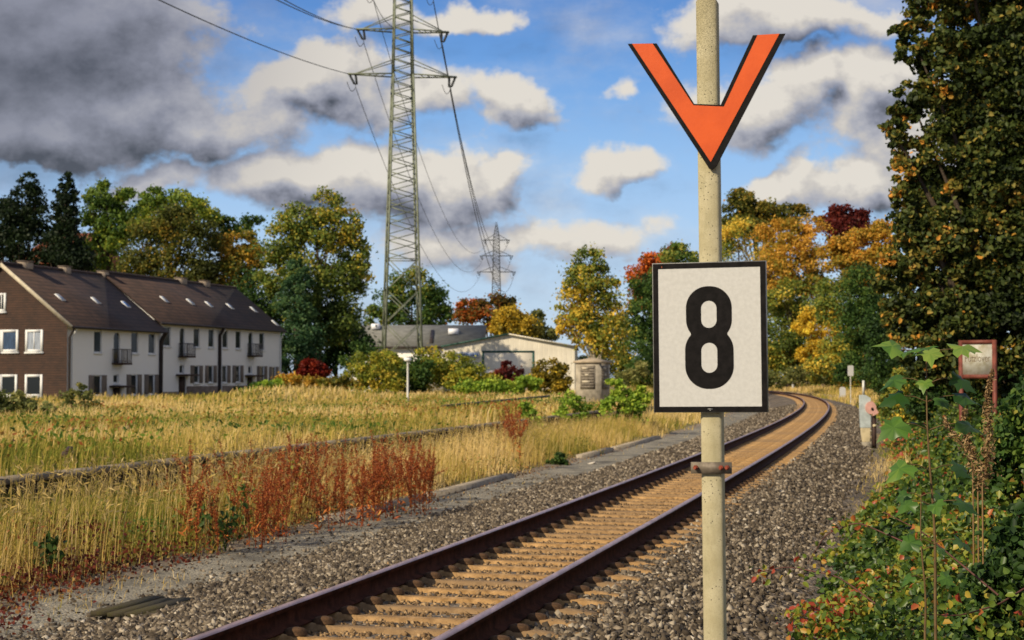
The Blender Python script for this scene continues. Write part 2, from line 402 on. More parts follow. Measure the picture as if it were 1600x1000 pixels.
U = np.r_[U, U2, U3]; Y = np.r_[Y, Y2, Y3]
SP = .56
r = rng.uniform(.012, .026, len(U)); X, Yp = TP(U, Y)
stones(sb, np.stack([X, Yp, bz(U) + r * .3 - .004], -1), r, rng.beta(1.8, 1.8, len(U)))
tag(sb.build('track_gravel', MRUSTST), 'rust stained fine gravel filling the gaps between the sleepers', 'gravel', kind='stuff')

# ------------------------------------------------------------------ rails and sleepers
MRAIL = pbr('rail_rust', (.050, .017, .010), .85, .5, 9, bump=.002, spec=.1)
MHEAD = pbr('rail_head', (.40, .27, .25), .36, .3, 3, metal=.5, stretch=(4, .4, 1))
prof = [(-.070, -.172), (.070, -.172), (.070, -.160), (.012, -.140), (.010, -.050), (.036, -.038), (.036, -.010), (.028, 0.0), (-.028, 0.0), (-.036, -.010), (-.036, -.038), (-.010, -.050), (-.012, -.140), (-.070, -.160)]
for s, lab in ((-1, 'left rusty steel rail of the single track, nearer the grass'), (1, 'right rusty steel rail of the single track, nearer the numbered post')):
    y = np.concatenate([np.arange(2, 60, 1.), np.arange(60, 301, 2.)]); n = len(prof)
    U = np.array([s * .7535 + a for a, _ in prof]); X, Yp = TP(U[None], y[:, None]); Z = np.broadcast_to([b_ for _, b_ in prof], X.shape)
    i = np.arange(len(y) - 1)[:, None] * n; j = np.arange(n)[None]; k = (j + 1) % n
    f = np.stack([i + j, i + k, i + n + k, i + n + j], -1).reshape(-1, 4)
    mi = np.tile([0, 0, 0, 0, 0, 0, 1, 1, 1, 0, 0, 0, 0, 0], len(y) - 1)
    mb = MB(); V = np.stack([X, Yp, Z], -1).reshape(-1, 3)
    mb.add(V, f[mi == 0], .5, 0); mb.add(V, f[mi == 1], .5, 1)
    tag(mb.build('rail', [MRAIL, MHEAD]), lab, 'rail', 'rails of the single track')
def vary(m, a):
    t = NT(m.node_tree); b = m.node_tree.nodes['Principled BSDF']; src = b.inputs['Base Color'].links[0].from_socket
    rnd = t.n('ShaderNodeObjectInfo').outputs['Random']
    t.nt.links.new(t.mix(t.m('MULTIPLY', rnd, .75), src, a), b.inputs['Base Color']); return m
MSLEEP = pbr('sleeper_concrete', (.33, .18, .058), .9, .35, 5, bump=.012, bscale=22, col2=(.56, .34, .14)); vary(MSLEEP, (.20, .135, .075))
MCLIP = pbr('clip_steel', (.085, .045, .020), .9, .45, 16, bump=.006)
def sleeper_mesh():
    mb = MB(); xs = np.array([-1.3, -1.24, -1.0, -.62, -.5, 0, .5, .62, 1.0, 1.24, 1.3])
    zt = np.array([-.27, -.20, -.176, -.176, -.20, -.203, -.20, -.176, -.176, -.20, -.27])
    wt = np.array([.13, .15, .165, .165, .15, .145, .15, .165, .165, .15, .13]) / 2
    V = []
    for x, z, w in zip(xs, zt, wt): V += [[x, -w - .055, -.34], [x, -w, z - .015], [x, -w + .018, z], [x, w - .018, z], [x, w, z - .015], [x, w + .055, -.34]]
    F_ = []
    for a in range(len(xs) - 1):
        for b_ in range(5): F_.append([a * 6 + b_ + 1, a * 6 + b_, (a + 1) * 6 + b_, (a + 1) * 6 + b_ + 1])
    mb.add(V, F_); mb.add(np.array(V)[:6], [[0, 1, 2, 3], [0, 3, 4, 5]]); mb.add(np.array(V)[-6:], [[3, 2, 1, 0], [5, 4, 3, 0]])
    return mb
def clip_mesh(x):
    mb = MB(); n = 10; V = []
    for r_, z in ((1.15, -.185), (1.05, -.160), (.85, -.143), (.45, -.134), (.05, -.132)):
        for q in range(n): V.append([x + .080 * r_ * math.cos(q * 2 * math.pi / n), .070 * r_ * math.sin(q * 2 * math.pi / n), z])
    mb.add(V, [[a * n + b_, a * n + (b_ + 1) % n, (a + 1) * n + (b_ + 1) % n, (a + 1) * n + b_] for a in range(4) for b_ in range(n)])
    return mb
slp = sleeper_mesh().build('sleeper', MSLEEP); tag(slp, 'rust tinted concrete sleeper lying under the two rails', 'sleeper', 'concrete sleepers under the rails')
clips = [clip_mesh(x).build('rail_clip', MCLIP, slp, smooth=True) for x in (-.90, -.605, .605, .90)]
y = 7.0; cnt = 0; far = MB(); sm = sleeper_mesh()
SV = np.vstack(sm.v)
while y < 262:
    x_, y_ = TP(0., y); a = -float(Th(y))
    if cnt == 0: slp.location = (float(x_), float(y_), 0); slp.rotation_euler = (0, 0, a)
    elif cnt < 300:
        c = slp.copy(); COL.objects.link(c); c.location = (float(x_), float(y_), rng.normal() * .003); c.rotation_euler = (0, 0, a + rng.normal() * .004)
        if cnt < 45:
            for q in clips:
                d = q.copy(); COL.objects.link(d); d.parent = c
    else:
        M = np.array(Matrix.Rotation(a, 3, 'Z')); k = 0
        for vv, (ff, _, _) in zip(sm.v, sm.f):
            far.add(vv @ M.T + [float(x_), float(y_), 0], ff - k); k += len(vv)
    cnt += 1; y += SP * math.cos(a)
tag(far.build('sleeper', MSLEEP), 'distant concrete sleepers running together where the track bends away', 'sleepers', kind='stuff')

# ------------------------------------------------------------------ vegetation tools
def leaf_quads(mb, P, L, Wd, tint, bias=(0, 0, .4), jit=1., fold=False):
    n = len(P); L = np.broadcast_to(L, (n,)); Wd = np.broadcast_to(Wd, (n,))
    nn = unit(rng.normal(size=(n, 3)) * jit + np.asarray(bias)); a = unit(np.cross(nn, rng.normal(size=(n, 3)))); b_ = np.cross(nn, a)
    if fold:                                   # pointed oval leaf folded along its midrib
        L_, W_ = L[:, None], Wd[:, None]; up = nn * W_ * rng.uniform(.05, .4, (n, 1)); curl = nn * L_ * rng.uniform(-.05, .28, (n, 1))
        V = np.stack([P - a * L_ / 2, P - a * L_ * .22 + b_ * W_ * .48 + up, P + a * L_ * .18 + b_ * W_ * .42 + up - curl * .3, P + a * L_ / 2 - curl, P + a * L_ * .18 - b_ * W_ * .42 + up - curl * .3, P - a * L_ * .22 - b_ * W_ * .48 + up], 1)
        k = np.arange(n) * 6
        mb.add(V.reshape(-1, 3), np.concatenate([np.stack([k, k + 3, k + 2, k + 1], -1), np.stack([k, k + 5, k + 4, k + 3], -1)]), np.tile(np.broadcast_to(tint, (n,)), 2) + np.repeat([.0, .03], n)); return
    bend = nn * (L * .12)[:, None]
    V = np.stack([P - a * (L / 2)[:, None] - bend, P + b_ * (Wd / 2)[:, None] - a * (L * .08)[:, None], P + a * (L / 2)[:, None] - bend, P - b_ * (Wd / 2)[:, None] - a * (L * .08)[:, None]], 1)
    mb.add(V.reshape(-1, 3), np.arange(4 * n).reshape(n, 4), tint)
def lobes_world(lobes, D, dep=.8):
    out = []
    for l in lobes:
        px, py, rx, ry = l[:4]; tn = l[4] if len(l) > 4 else 0.; dd = l[5] if len(l) > 5 else 0.
        c = W(px, py, D + dd); k = (D + dd) / F
        out.append((c, np.array([rx * k, min(rx, ry * 1.3) * k * dep, ry * k]), tn))
    return out
def crown(mb, LB, leaf, n, tint0=.5, spread=.16, clump=.36, ncl=16, origin=None, airy=1., fold=False):
    vol = np.array([s[0] * s[2] for _, s, _ in LB]); share = vol / vol.sum()
    tips = []
    for (c, s, tn), sh in zip(LB, share):
        tn = tn + rng.normal() * .07
        m = max(6, int(ncl * (sh * len(LB)) ** .5)); per = max(8, int(n * sh / m))
        d = unit(rng.normal(size=(m, 3))); rr = rng.uniform(.5, 1.0, (m, 1)) ** .6 * .86
        cc = c + d * s * rr; tips.append(cc)
        for q in cc:
            cr = s.mean() * clump * rng.uniform(.6, 1.25); ct = rng.normal() * spread * .8
            e = unit(rng.normal(size=(per, 3))) * (rng.random((per, 1)) ** (1 / 2.4)) * airy
            e *= np.array([1.15, 1.15, .8]) * cr; p = q + e
            k = rng.random(per) < .09; p[k] += e[k] * .8        # stray sprays break the outline
            tt = tint0 + tn + ct + rng.normal(size=per) * spread
            lw = leaf * rng.uniform(.7, 1.3, per)
            leaf_quads(mb, p, lw, lw * .7, np.clip(tt, 0, 1), bias=(unit(p - c) * .7 + [0, 0, .35]), fold=fold)
    return np.vstack(tips)
def limbs(mb, base, tips, r0, k=12, lean=.55):
    base = np.asarray(base, float); top = tips.mean(0); top[2] = tips[:, 2].max() - (tips[:, 2].max() - tips[:, 2].mean()) * .4
    Hh = top[2] - base[2]
    t = np.linspace(0, 1, 8); tr = base + (top - base) * t[:, None] + np.stack([np.sin(t * 5 + base[0]) * .012 * Hh, np.cos(t * 4 + base[1]) * .012 * Hh, 0 * t], -1) * t[:, None]
    mb.tube(tr, r0 * (1 - .85 * t) * np.where(t < .05, 1.3, 1), 8)
    for q in tips[rng.permutation(len(tips))[:k]]:
        zf = np.clip((q[2] - base[2]) / Hh - .3, .22, .8); s = base + (top - base) * zf; rr = r0 * (1 - .85 * zf) * .55
        s0 = tr[int(zf * 7)]; mid = (s0 * .45 + q * .55) + np.array([0, 0, -.06 * np.linalg.norm(q - s0)])
        mb.tube(np.array([s0, mid, q]), [rr, rr * .6, rr * .15], 5)
MBARK = pbr('bark', (.075, .055, .038), .95, .5, 5, bump=.03, stretch=(3, 3, .5))
MBIRCHB = pbr('pale_bark', (.38, .33, .24), .85, .5, 4, bump=.01)
K = 1.0
RAMP = {
    'pine': [(0, (.006, .012, .006)), (.5, (.014, .028, .010)), (1, (.035, .055, .016))],
    'green': [(0, (.018, .040, .008)), (.5, (.070, .115, .016)), (.8, (.17, .20, .022)), (1, (.30, .26, .03))],
    'dark': [(0, (.010, .024, .007)), (.5, (.032, .066, .013)), (.85, (.09, .13, .02)), (1, (.20, .18, .03))],
    'blue': [(0, (.010, .028, .014)), (.5, (.035, .078, .030)), (1, (.11, .16, .05))],
    'olive': [(0, (.024, .030, .007)), (.45, (.085, .095, .016)), (.8, (.24, .16, .022)), (1, (.40, .22, .03))],
    'yellow': [(0, (.07, .065, .010)), (.35, (.26, .19, .02)), (.7, (.58, .34, .03)), (1, (.78, .45, .05))],
    'gold': [(0, (.03, .042, .010)), (.35, (.13, .13, .018)), (.6, (.34, .20, .024)), (1, (.58, .28, .045))],
    'rust': [(0, (.035, .035, .010)), (.35, (.10, .08, .015)), (.6, (.30, .075, .014)), (1, (.48, .13, .02))],
    'copper': [(0, (.020, .006, .006)), (.5, (.075, .012, .010)), (1, (.17, .03, .016))],
    'mixed': [(0, (.022, .034, .008)), (.35, (.065, .095, .016)), (.6, (.17, .165, .025)), (.82, (.44, .25, .03)), (1, (.58, .26, .035))],
    'big': [(0, (.012, .020, .006)), (.35, (.045, .066, .014)), (.6, (.105, .115, .024)), (.8, (.26, .20, .04)), (.93, (.46, .23, .035)), (1, (.58, .26, .04))],
    'grey': [(0, (.035, .045, .015)), (.5, (.11, .125, .035)), (1, (.24, .22, .07))],
    'bush': [(0, (.028, .038, .008)), (.4, (.10, .125, .015)), (.7, (.25, .23, .025)), (1, (.44, .29, .05))],
    'red': [(0, (.06, .008, .006)), (.5, (.26, .02, .012)), (1, (.42, .06, .015))],
    'bright': [(0, (.035, .070, .010)), (.5, (.14, .22, .022)), (1, (.34, .38, .05))],
}
BR = {'pine': 1.1, 'copper': 1.6, 'red': .75, 'big': 1.45, 'dark': 1.9, 'blue': 1.8, 'mixed': 2.3, 'bush': 2.0, 'green': 1.9, 'bright': 1.8}
RAMP = {k: [(p, tuple(min(.85, q * BR.get(k, 1.65)) for q in c)) for p, c in v] for k, v in RAMP.items()}
MLEAF = {k: leafmat('leaf_' + k, v) for k, v in RAMP.items()}
def tree(name, label, cat, kind, D, lobes, leaf=.3, n=7000, group=None, tint=.5, spread=.16, r0=None, bark=None, ncl=16, airy=1., clump=.36, k=12, crown_name='crown', bx=None):
    n = int(n * (1.7 if n < 50000 and D > 80 else 1.0)); clump = clump * (1.18 if D > 80 else 1.0); ncl = int(ncl * 1.25)
    LB = lobes_world(lobes, D); xs_ = np.array([c[0] for c, _, _ in LB]); wt = np.array([s[0] * s[2] for _, s, _ in LB])
    cx = (xs_ * wt).sum() / wt.sum() if bx is None else W(bx, 600, D)[0]; z = float(gzxy(np.array(cx), np.array(float(D))))
    base = np.array([cx, D, z - .1]); top = max(c[2] + s[2] for c, s, _ in LB)
    o = thing(name, label, cat, base, group=group)
    LB = [(c - base, s, t) for c, s, t in LB]
    mb = MB(); tips = crown(mb, LB, leaf, n, tint, spread, clump, ncl, airy=airy, fold=D < 65)
    mb.build(crown_name, MLEAF[kind], o)
    tb = MB(); limbs(tb, (0, 0, 0), tips, r0 or max(.02, (top - z) * .018), k)
    tb.build('trunk' if crown_name == 'crown' else 'stems', bark or MBARK, o, smooth=True)
    return o
def shrub(label, kind, D, lobes, leaf=.18, n=2500, group=None, name='shrub', **kw):
    return tree(name, label, 'shrub', kind, D, lobes, leaf, n, group, crown_name='foliage', r0=.03, ncl=kw.pop('ncl', 14), **kw)


# ------------------------------------------------------------------ trees
GT = 'trees behind the white houses'
tree('pine_tree', 'broad dark pine at the far left behind the brown gable', 'tree', 'pine', 165,
     [(46, 288, 18, 22), (44, 306, 26, 22), (28, 345, 40, 36), (60, 335, 34, 34), (55, 385, 55, 40), (10, 350, 32, 55), (0, 395, 50, 40), (90, 420, 50, 25)], .34, 9000, GT, clump=.3, ncl=26, k=18)
tree('pine_tree', 'narrow pointed dark pine right of the broad one, in front of the red roof', 'tree', 'pine', 162,
     [(103, 284, 12, 18), (104, 302, 18, 20), (104, 322, 22, 22), (103, 345, 26, 28), (100, 385, 34, 36), (118, 405, 34, 30)], .32, 6000, GT, clump=.3, ncl=24, k=18)
tree('broadleaf_tree', 'round green tree just right of the two dark pines', 'tree', 'green', 170,
     [(162, 308, 32, 26), (196, 322, 26, 30), (150, 340, 30, 34), (185, 355, 40, 40), (165, 390, 55, 40)], .34, 7000, GT, tint=.42)
tree('broadleaf_tree', 'green tree with yellow tops behind the olive one', 'tree', 'green', 178,
     [(240, 312, 26, 20), (285, 318, 34, 28, .14), (315, 345, 28, 30, .1), (218, 340, 26, 26), (255, 345, 40, 35)], .34, 7000, GT, tint=.52)
tree('broadleaf_tree', 'wide olive brown tree rising over the middle of the brown roof', 'tree', 'olive', 158,
     [(275, 358, 48, 34), (240, 380, 45, 42), (312, 385, 36, 45, -.05), (265, 420, 75, 35), (215, 410, 40, 30), (300, 430, 50, 30, -.15)], .30, 9000, GT, tint=.34)
tree('broadleaf_tree', 'thin flat topped green tree seen against the sky left of the tall maple', 'tree', 'dark', 180,
     [(352, 347, 26, 9), (392, 344, 22, 7), (372, 362, 34, 12), (345, 375, 22, 16)], .32, 2200, GT, tint=.55, airy=1.2)
tree('broadleaf_tree', 'yellow and orange tree between the olive tree and the tall maple', 'tree', 'gold', 160,
     [(362, 388, 28, 26, .1), (388, 375, 16, 22, .12), (385, 420, 30, 40, -.08), (350, 430, 34, 42, -.18), (398, 405, 18, 30)], .30, 6000, GT, tint=.42)
tree('broadleaf_tree', 'dark green tree low behind the far end of the brown roof', 'tree', 'dark', 154,
     [(400, 465, 42, 45), (375, 480, 40, 40), (420, 520, 40, 60)], .30, 5000, GT, tint=.35)
tree('maple_tree', 'tall green maple with orange tinged tips left of the big pylon', 'tree', 'mixed', 150,
     [(505, 325, 34, 32, .12), (470, 350, 40, 36), (535, 350, 32, 34, .12), (440, 385, 38, 40), (490, 390, 55, 50, -.02), (552, 385, 28, 36, .06), (565, 430, 18, 30, -.04),
      (425, 430, 24, 40), (540, 440, 36, 44, -.08), (480, 450, 60, 50, -.12), (510, 500, 60, 50, -.2)], .30, 17000, GT, tint=.38, clump=.3, ncl=20, airy=1.15)
tree('fir_tree', 'blue green cone shaped tree in front of the tall maple', 'tree', 'blue', 146,
     [(465, 418, 16, 22), (464, 448, 26, 28), (460, 485, 36, 34), (466, 525, 46, 38), (455, 560, 52, 30)], .26, 9000, GT, tint=.45, clump=.28, ncl=26)
tree('broadleaf_tree', 'dark green tree filling the gap beside the pylon foot', 'tree', 'dark', 152,
     [(530, 500, 38, 40), (545, 545, 40, 40), (505, 550, 45, 40)], .28, 7000, GT, tint=.32)
GT = 'trees behind the industrial sheds'
tree('broadleaf_tree', 'rounded green tree behind the lattice of the big pylon', 'tree', 'dark', 225,
     [(645, 445, 36, 28), (612, 478, 30, 34), (675, 472, 28, 36), (645, 492, 50, 34), (590, 500, 24, 26, .2), (690, 500, 18, 30)], .42, 7000, GT, tint=.55)
tree('broadleaf_tree', 'russet and green tree under the distant pylon', 'tree', 'rust', 215,
     [(735, 484, 26, 20, .05), (765, 470, 30, 14, -.2), (792, 474, 18, 14, -.24), (760, 495, 50, 20, -.1)], .38, 5000, GT, tint=.45)
tree('maple_tree', 'small yellow green maple behind the pale warehouse roof', 'tree', 'yellow', 195,
     [(800, 492, 26, 14, .1), (785, 510, 22, 16), (820, 506, 28, 16, -.1), (805, 520, 40, 16, -.15)], .36, 4500, GT, tint=.42)
tree('broadleaf_tree', 'thin grey green tree beside the yellow maple behind the warehouse', 'tree', 'grey', 200,
     [(840, 500, 12, 18), (846, 518, 16, 16), (862, 522, 14, 10)], .34, 1600, GT, tint=.55, airy=1.2)
tree('birch_tree', 'loose yellow green birch with pale trunk behind the concrete hut', 'tree', 'mixed', 112,
     [(922, 408, 26, 20, .06), (912, 440, 36, 30, .04), (945, 445, 24, 34, 0), (897, 478, 28, 34, .16), (935, 490, 40, 44, .10), (915, 525, 26, 20, .22), (955, 525, 34, 44, -.05), (884, 505, 16, 22, .2)],
     .22, 8500, None, tint=.48, airy=1.25, bark=MBIRCHB, clump=.34, k=18, bx=930)
GT = 'trees along the outer side of the bend'
tree('beech_tree', 'rust red beech at the left end of the wood, left of the post', 'tree', 'rust', 188,
     [(1022, 412, 26, 20, .22), (1000, 430, 22, 22, .16), (1050, 395, 22, 14, .05), (1010, 460, 36, 34, -.2)], .36, 5000, GT, tint=.45)
tree('broadleaf_tree', 'dark green tree between the birch and the numbered board', 'tree', 'dark', 172,
     [(1065, 400, 34, 24, .15), (1040, 445, 40, 40, .05), (1000, 480, 30, 50), (1045, 510, 45, 50), (990, 540, 35, 40), (1085, 450, 40, 60)], .34, 9000, GT, tint=.48)
tree('oak_tree', 'tallest olive brown oak just right of the post', 'tree', 'olive', 275,
     [(1162, 308, 26, 20), (1150, 330, 34, 22, -.1), (1195, 330, 34, 18, .02), (1238, 332, 28, 14, .05), (1180, 350, 60, 24, -.1)], 0.53, 7000, GT, tint=.50)
tree('broadleaf_tree', 'bright yellow green tree directly right of the post', 'tree', 'mixed', 266,
     [(1150, 365, 32, 26, .12), (1130, 400, 30, 40, .05), (1175, 410, 40, 50, .1), (1180, 470, 45, 50, -.05), (1140, 460, 40, 50, 0)], 0.42, 9000, GT, tint=.56)
tree('maple_tree', 'golden orange maple in the middle of the wood', 'tree', 'gold', 238,
     [(1215, 365, 36, 28, .12), (1262, 358, 30, 24, .05), (1240, 400, 50, 36, 0), (1210, 430, 40, 40, .0), (1265, 430, 36, 44, -.12)], 0.42, 9000, GT, tint=.62)
tree('copper_beech', 'dark red copper beech topping the wood', 'tree', 'copper', 252,
     [(1322, 335, 34, 13, .1), (1350, 338, 14, 14), (1300, 348, 26, 14), (1335, 365, 45, 24, -.1)], 0.48, 5000, GT, tint=.5, airy=1.15)
tree('broadleaf_tree', 'orange tipped tree below the copper beech', 'tree', 'gold', 192,
     [(1345, 385, 30, 28, .1), (1310, 392, 30, 26, .05), (1380, 368, 24, 30, .02), (1330, 425, 45, 36, -.15), (1375, 420, 36, 45, -.05)], 0.39, 9500, GT, tint=.60)
tree('maple_tree', 'low clear yellow maple over the bend of the track', 'tree', 'yellow', 226,
     [(1290, 480, 36, 16, .12), (1265, 505, 30, 20, .08), (1312, 505, 24, 22, .04), (1290, 535, 34, 18, .1), (1262, 555, 24, 12, .1)], 0.36, 6000, GT, tint=.50, clump=.3)
tree('broadleaf_tree', 'dark green tree standing between the yellow maple and the huge tree', 'tree', 'dark', 166,
     [(1345, 455, 34, 45), (1365, 500, 38, 55), (1335, 520, 28, 60), (1370, 560, 38, 40), (1330, 575, 26, 30)], 0.31, 9000, GT, tint=.40)
tree('broadleaf_tree', 'shadowed green tree behind the yellow maple', 'tree', 'mixed', 232,
     [(1225, 480, 40, 50), (1215, 540, 44, 45), (1275, 560, 50, 34), (1180, 545, 50, 50), (1300, 590, 60, 20)], 0.39, 9000, GT, tint=.34)
BIG = [(1430, 20, 30, 45, .10), (1425, 70, 26, 40, .08), (1400, 46, 20, 8, .0), (1400, 190, 24, 26, .1), (1425, 160, 30, 40), (1395, 215, 20, 20, .12), (1425, 250, 32, 40, .06), (1410, 300, 28, 36, .22),
       (1425, 350, 36, 40, .12), (1410, 400, 36, 40, .06), (1400, 450, 34, 40, .04), (1430, 500, 40, 40), (1470, 110, 46, 70), (1480, 240, 55, 80, -.04), (1475, 380, 55, 70, -.05), (1480, 500, 60, 60, -.05),
       (1560, 60, 70, 100, -.06), (1570, 220, 75, 110, -.08), (1565, 380, 75, 100, -.08), (1570, 510, 70, 70, -.1), (1500, -60, 90, 80), (1640, -60, 120, 110), (1680, 120, 90, 130), (1690, 340, 90, 140), (1660, 520, 80, 90),
       (1780, 60, 110, 160), (1800, 300, 110, 180), (1440, 560, 40, 45, .02), (1500, 575, 55, 45, -.06), (1580, 590, 60, 40, -.08), (1680, 600, 90, 50), (1395, 500, 18, 40, .06), (1620, 420, 80, 90, -.06), (1540, 300, 70, 90, -.06), (1620, 150, 80, 100, -.06), (1470, 500, 40, 45, 0, 3), (1455, 470, 36, 40, 0, 1), (1500, 520, 50, 40, -.03, 3), (1425, 440, 40, 45, .05, 3), (1435, 380, 40, 50, .03, 3), (1450, 300, 40, 50, 0, 3), (1430, 510, 36, 40, 0, 3), (1500, 180, 60, 60, 0, 2), (1540, 110, 60, 70, 0, 2), (1530, 440, 70, 70, -.05, 2), (1480, 330, 60, 60, 0, 2), (1590, 300, 80, 80, -.05, 2.5), (1500, 30, 60, 60, 0, 2), (1600, 40, 70, 70, 0, 2.5), (1560, -170, 130, 70), (1700, -180, 140, 80)]
tree('broadleaf_tree', 'huge dark tree with orange edged leaves filling the right edge', 'tree', 'big', 31, BIG  , .108, 185000, None, tint=.38, spread=.19, clump=.27, ncl=30, airy=1.15, k=40, r0=.32)
# shrubs beyond the field and along the line
GS = 'shrubs at the far side of the field'
for lab, kind, D, lb, tn in (
    ('yellow green shrub left of the lamp post at the far side of the field', 'bush', 122, [(580, 572, 32, 26), (558, 592, 24, 24), (602, 594, 32, 24)], .52),
    ('russet tinged shrub beside the pylon foot', 'bush', 127, [(615, 575, 22, 20, .1), (600, 560, 22, 14, .15)], .45),
    ('dark green shrub right behind the lamp post', 'dark', 124, [(652, 580, 28, 26), (640, 600, 30, 16)], .5),
    ('largest green shrub right of the lamp post below the sheds', 'bush', 126, [(690, 566, 36, 24, -.1), (668, 556, 22, 16), (718, 576, 30, 22, -.16), (690, 594, 48, 18, .05)], .5),
    ('brown green shrub left of the white van', 'bush', 121, [(745, 582, 26, 18, -.1), (720, 596, 30, 18, .05), (762, 596, 20, 14)], .5),
    ('dark brown shrub in front of the warehouse door', 'copper', 123, [(785, 590, 20, 14), (800, 585, 18, 16), (790, 575, 8, 14), (808, 600, 20, 12)], .45),
    ('round yellow leaved shrub left of the concrete hut', 'yellow', 112, [(858, 580, 26, 20, -.05), (842, 595, 22, 16, .05), (878, 590, 22, 24, -.1), (860, 605, 36, 12)], .32),
    ('low green shrub in front of the warehouse', 'bright', 108, [(825, 600, 26, 12), (768, 605, 34, 11), (800, 606, 30, 11), (735, 606, 30, 10)], .5),
    ('dark green hedge behind the shrubs right of the fir', 'dark', 134, [(560, 560, 40, 26), (610, 580, 40, 22), (660, 585, 40, 22), (710, 585, 40, 20)], .42),
    ('small dark red shrub left of the fir', 'red', 124, [(486, 573, 18, 12), (500, 582, 16, 10), (476, 584, 14, 9)], .5),
    ('low orange brown shrub at the edge of the mound', 'gold', 118, [(520, 598, 28, 12), (488, 600, 24, 10), (545, 602, 20, 10)], .38),
    ('orange yellow shrub at the corner of the far house', 'gold', 113, [(452, 596, 20, 12), (436, 604, 18, 10)], .45),
    ('dark evergreen shrub at the wall of the far house', 'pine', 116, [(372, 618, 13, 13), (364, 626, 10, 8)], .5),
    ('green shrub row in front of the far house door', 'bright', 104, [(402, 610, 18, 13), (424, 604, 20, 12), (385, 618, 22, 11), (412, 618, 22, 10), (360, 622, 20, 8)], .4)):
    shrub(lab, kind, D, lb, .22, 3000, GS, tint=tn)
GS = 'green shrubs at the edge of the old platform'
for lab, kind, D, lb, lf, n, tn in (
    ('spindly green sapling bush right of the red weeds', 'bright', 52, [(822, 640, 16, 14), (835, 660, 16, 18), (815, 672, 12, 12), (846, 676, 10, 10)], .13, 700, .45),
    ('young green bush in front of the hut', 'bright', 57, [(892, 628, 18, 16), (882, 648, 14, 16), (908, 645, 16, 14), (897, 662, 14, 14)], .13, 900, .5),
    ('dense green bush next to the numbered board', 'bright', 60, [(960, 606, 12, 18, .1), (975, 625, 24, 20), (955, 640, 20, 20, -.1), (998, 632, 18, 22), (985, 655, 22, 18, -.25), (1010, 615, 12, 18, .15)], .14, 2200, .5),
    ('bright green weed clump at the foot of the lamp post', 'bright', 70, [(640, 652, 18, 10), (662, 650, 22, 10), (618, 660, 20, 8)], .16, 900, .5),
    ('grey green young shrub in front of the brown gable', 'grey', 66, [(118, 626, 26, 18), (142, 638, 30, 16), (128, 608, 10, 16), (88, 640, 30, 14), (160, 645, 26, 10)], .15, 2200, .5),
    ('grey green weedy shrub at the far left edge of the field', 'grey', 58, [(20, 632, 34, 18), (-10, 640, 40, 30), (54, 642, 30, 14)], .15, 2400, .5),
    ('low green bush under the near corner of the far house', 'bright', 92, [(262, 634, 20, 10), (290, 638, 20, 9), (232, 638, 22, 8), (205, 640, 18, 7), (320, 636, 20, 8)], .17, 1800, .45),
    ('small dark green bush alone at the edge of the gravel path', 'dark', 39.5, [(870, 716, 13, 11), (862, 722, 9, 7), (878, 724, 10, 6)], .07, 900, .45)):
    shrub(lab, kind, D, lb, lf, n, GS if 'alone' not in lab else None, tint=tn, clump=.45, ncl=8, k=8)
GS = 'shrubs lining the bend of the track'
for lab, kind, D, lb, lf, n, tn in (
    ('pale yellow shrub on the inner side of the bend', 'yellow', 150, [(1168, 585, 16, 13), (1160, 598, 20, 9), (1150, 585, 20, 14)], .24, 1500, .42),
    ('grey green shrub behind the far bend', 'grey', 218, [(1240, 585, 26, 15), (1275, 580, 26, 16), (1215, 597, 22, 8), (1300, 588, 26, 16), (1195, 590, 26, 16), (1330, 585, 30, 20)], .34, 4500, .5),
    ('dark green shrub behind the white number post', 'dark', 140, [(1350, 590, 22, 22), (1378, 600, 18, 20), (1392, 575, 20, 30)], .18, 3000, .45),
    ('green shrub in front of the huge tree behind the point lever', 'mixed', 60, [(1388, 630, 18, 22), (1405, 600, 22, 30), (1420, 640, 26, 26, .05), (1400, 665, 18, 14, .25)], .12, 3500, .36),
    ('leafy shrub under the huge tree beside the red framed board', 'dark', 38, [(1450, 590, 34, 36), (1490, 600, 30, 30), (1440, 630, 30, 26), (1545, 618, 40, 26), (1590, 600, 40, 40)], .10, 7000, .4),
    ('green undergrowth under the yellow green tree right of the post', 'mixed', 264, [(1130, 545, 40, 40), (1180, 560, 50, 40), (1140, 580, 50, 24), (1215, 575, 40, 30)], 0.39, 6000, .52),
    ('green undergrowth under the golden maple', 'mixed', 234, [(1235, 500, 40, 40, -.1), (1225, 555, 40, 40, -.15), (1255, 575, 40, 24)], 0.39, 5000, .5),
    ('yellow green undergrowth under the orange tipped tree', 'mixed', 188, [(1310, 470, 40, 50, .1), (1320, 540, 40, 50), (1290, 580, 50, 24), (1345, 585, 40, 26)], 0.36, 6500, .52),
    ('dark hedge like growth between the number post and the huge tree', 'dark', 128, [(1372, 520, 26, 60), (1395, 560, 30, 50), (1410, 610, 34, 30), (1385, 600, 24, 26)], 0.24, 6000, .38),
    ('green hedge behind the hut left of the numbered board', 'mixed', 172, [(935, 575, 36, 30), (985, 570, 36, 36), (1010, 590, 40, 20)], .26, 6000, .42),
    ('green hedge hidden partly by the numbered board', 'dark', 165, [(1020, 560, 50, 36), (1075, 560, 50, 40), (1115, 580, 40, 26)], .3, 5000, .45),
    ('tan dry shrub left of the numbered board', 'grey', 150, [(1005, 575, 16, 12, .3), (985, 590, 24, 14, .1), (1040, 590, 26, 16), (1080, 585, 30, 20)], .24, 2500, .55)):
    shrub(lab, kind, D, lb, lf, n, GS, tint=tn)

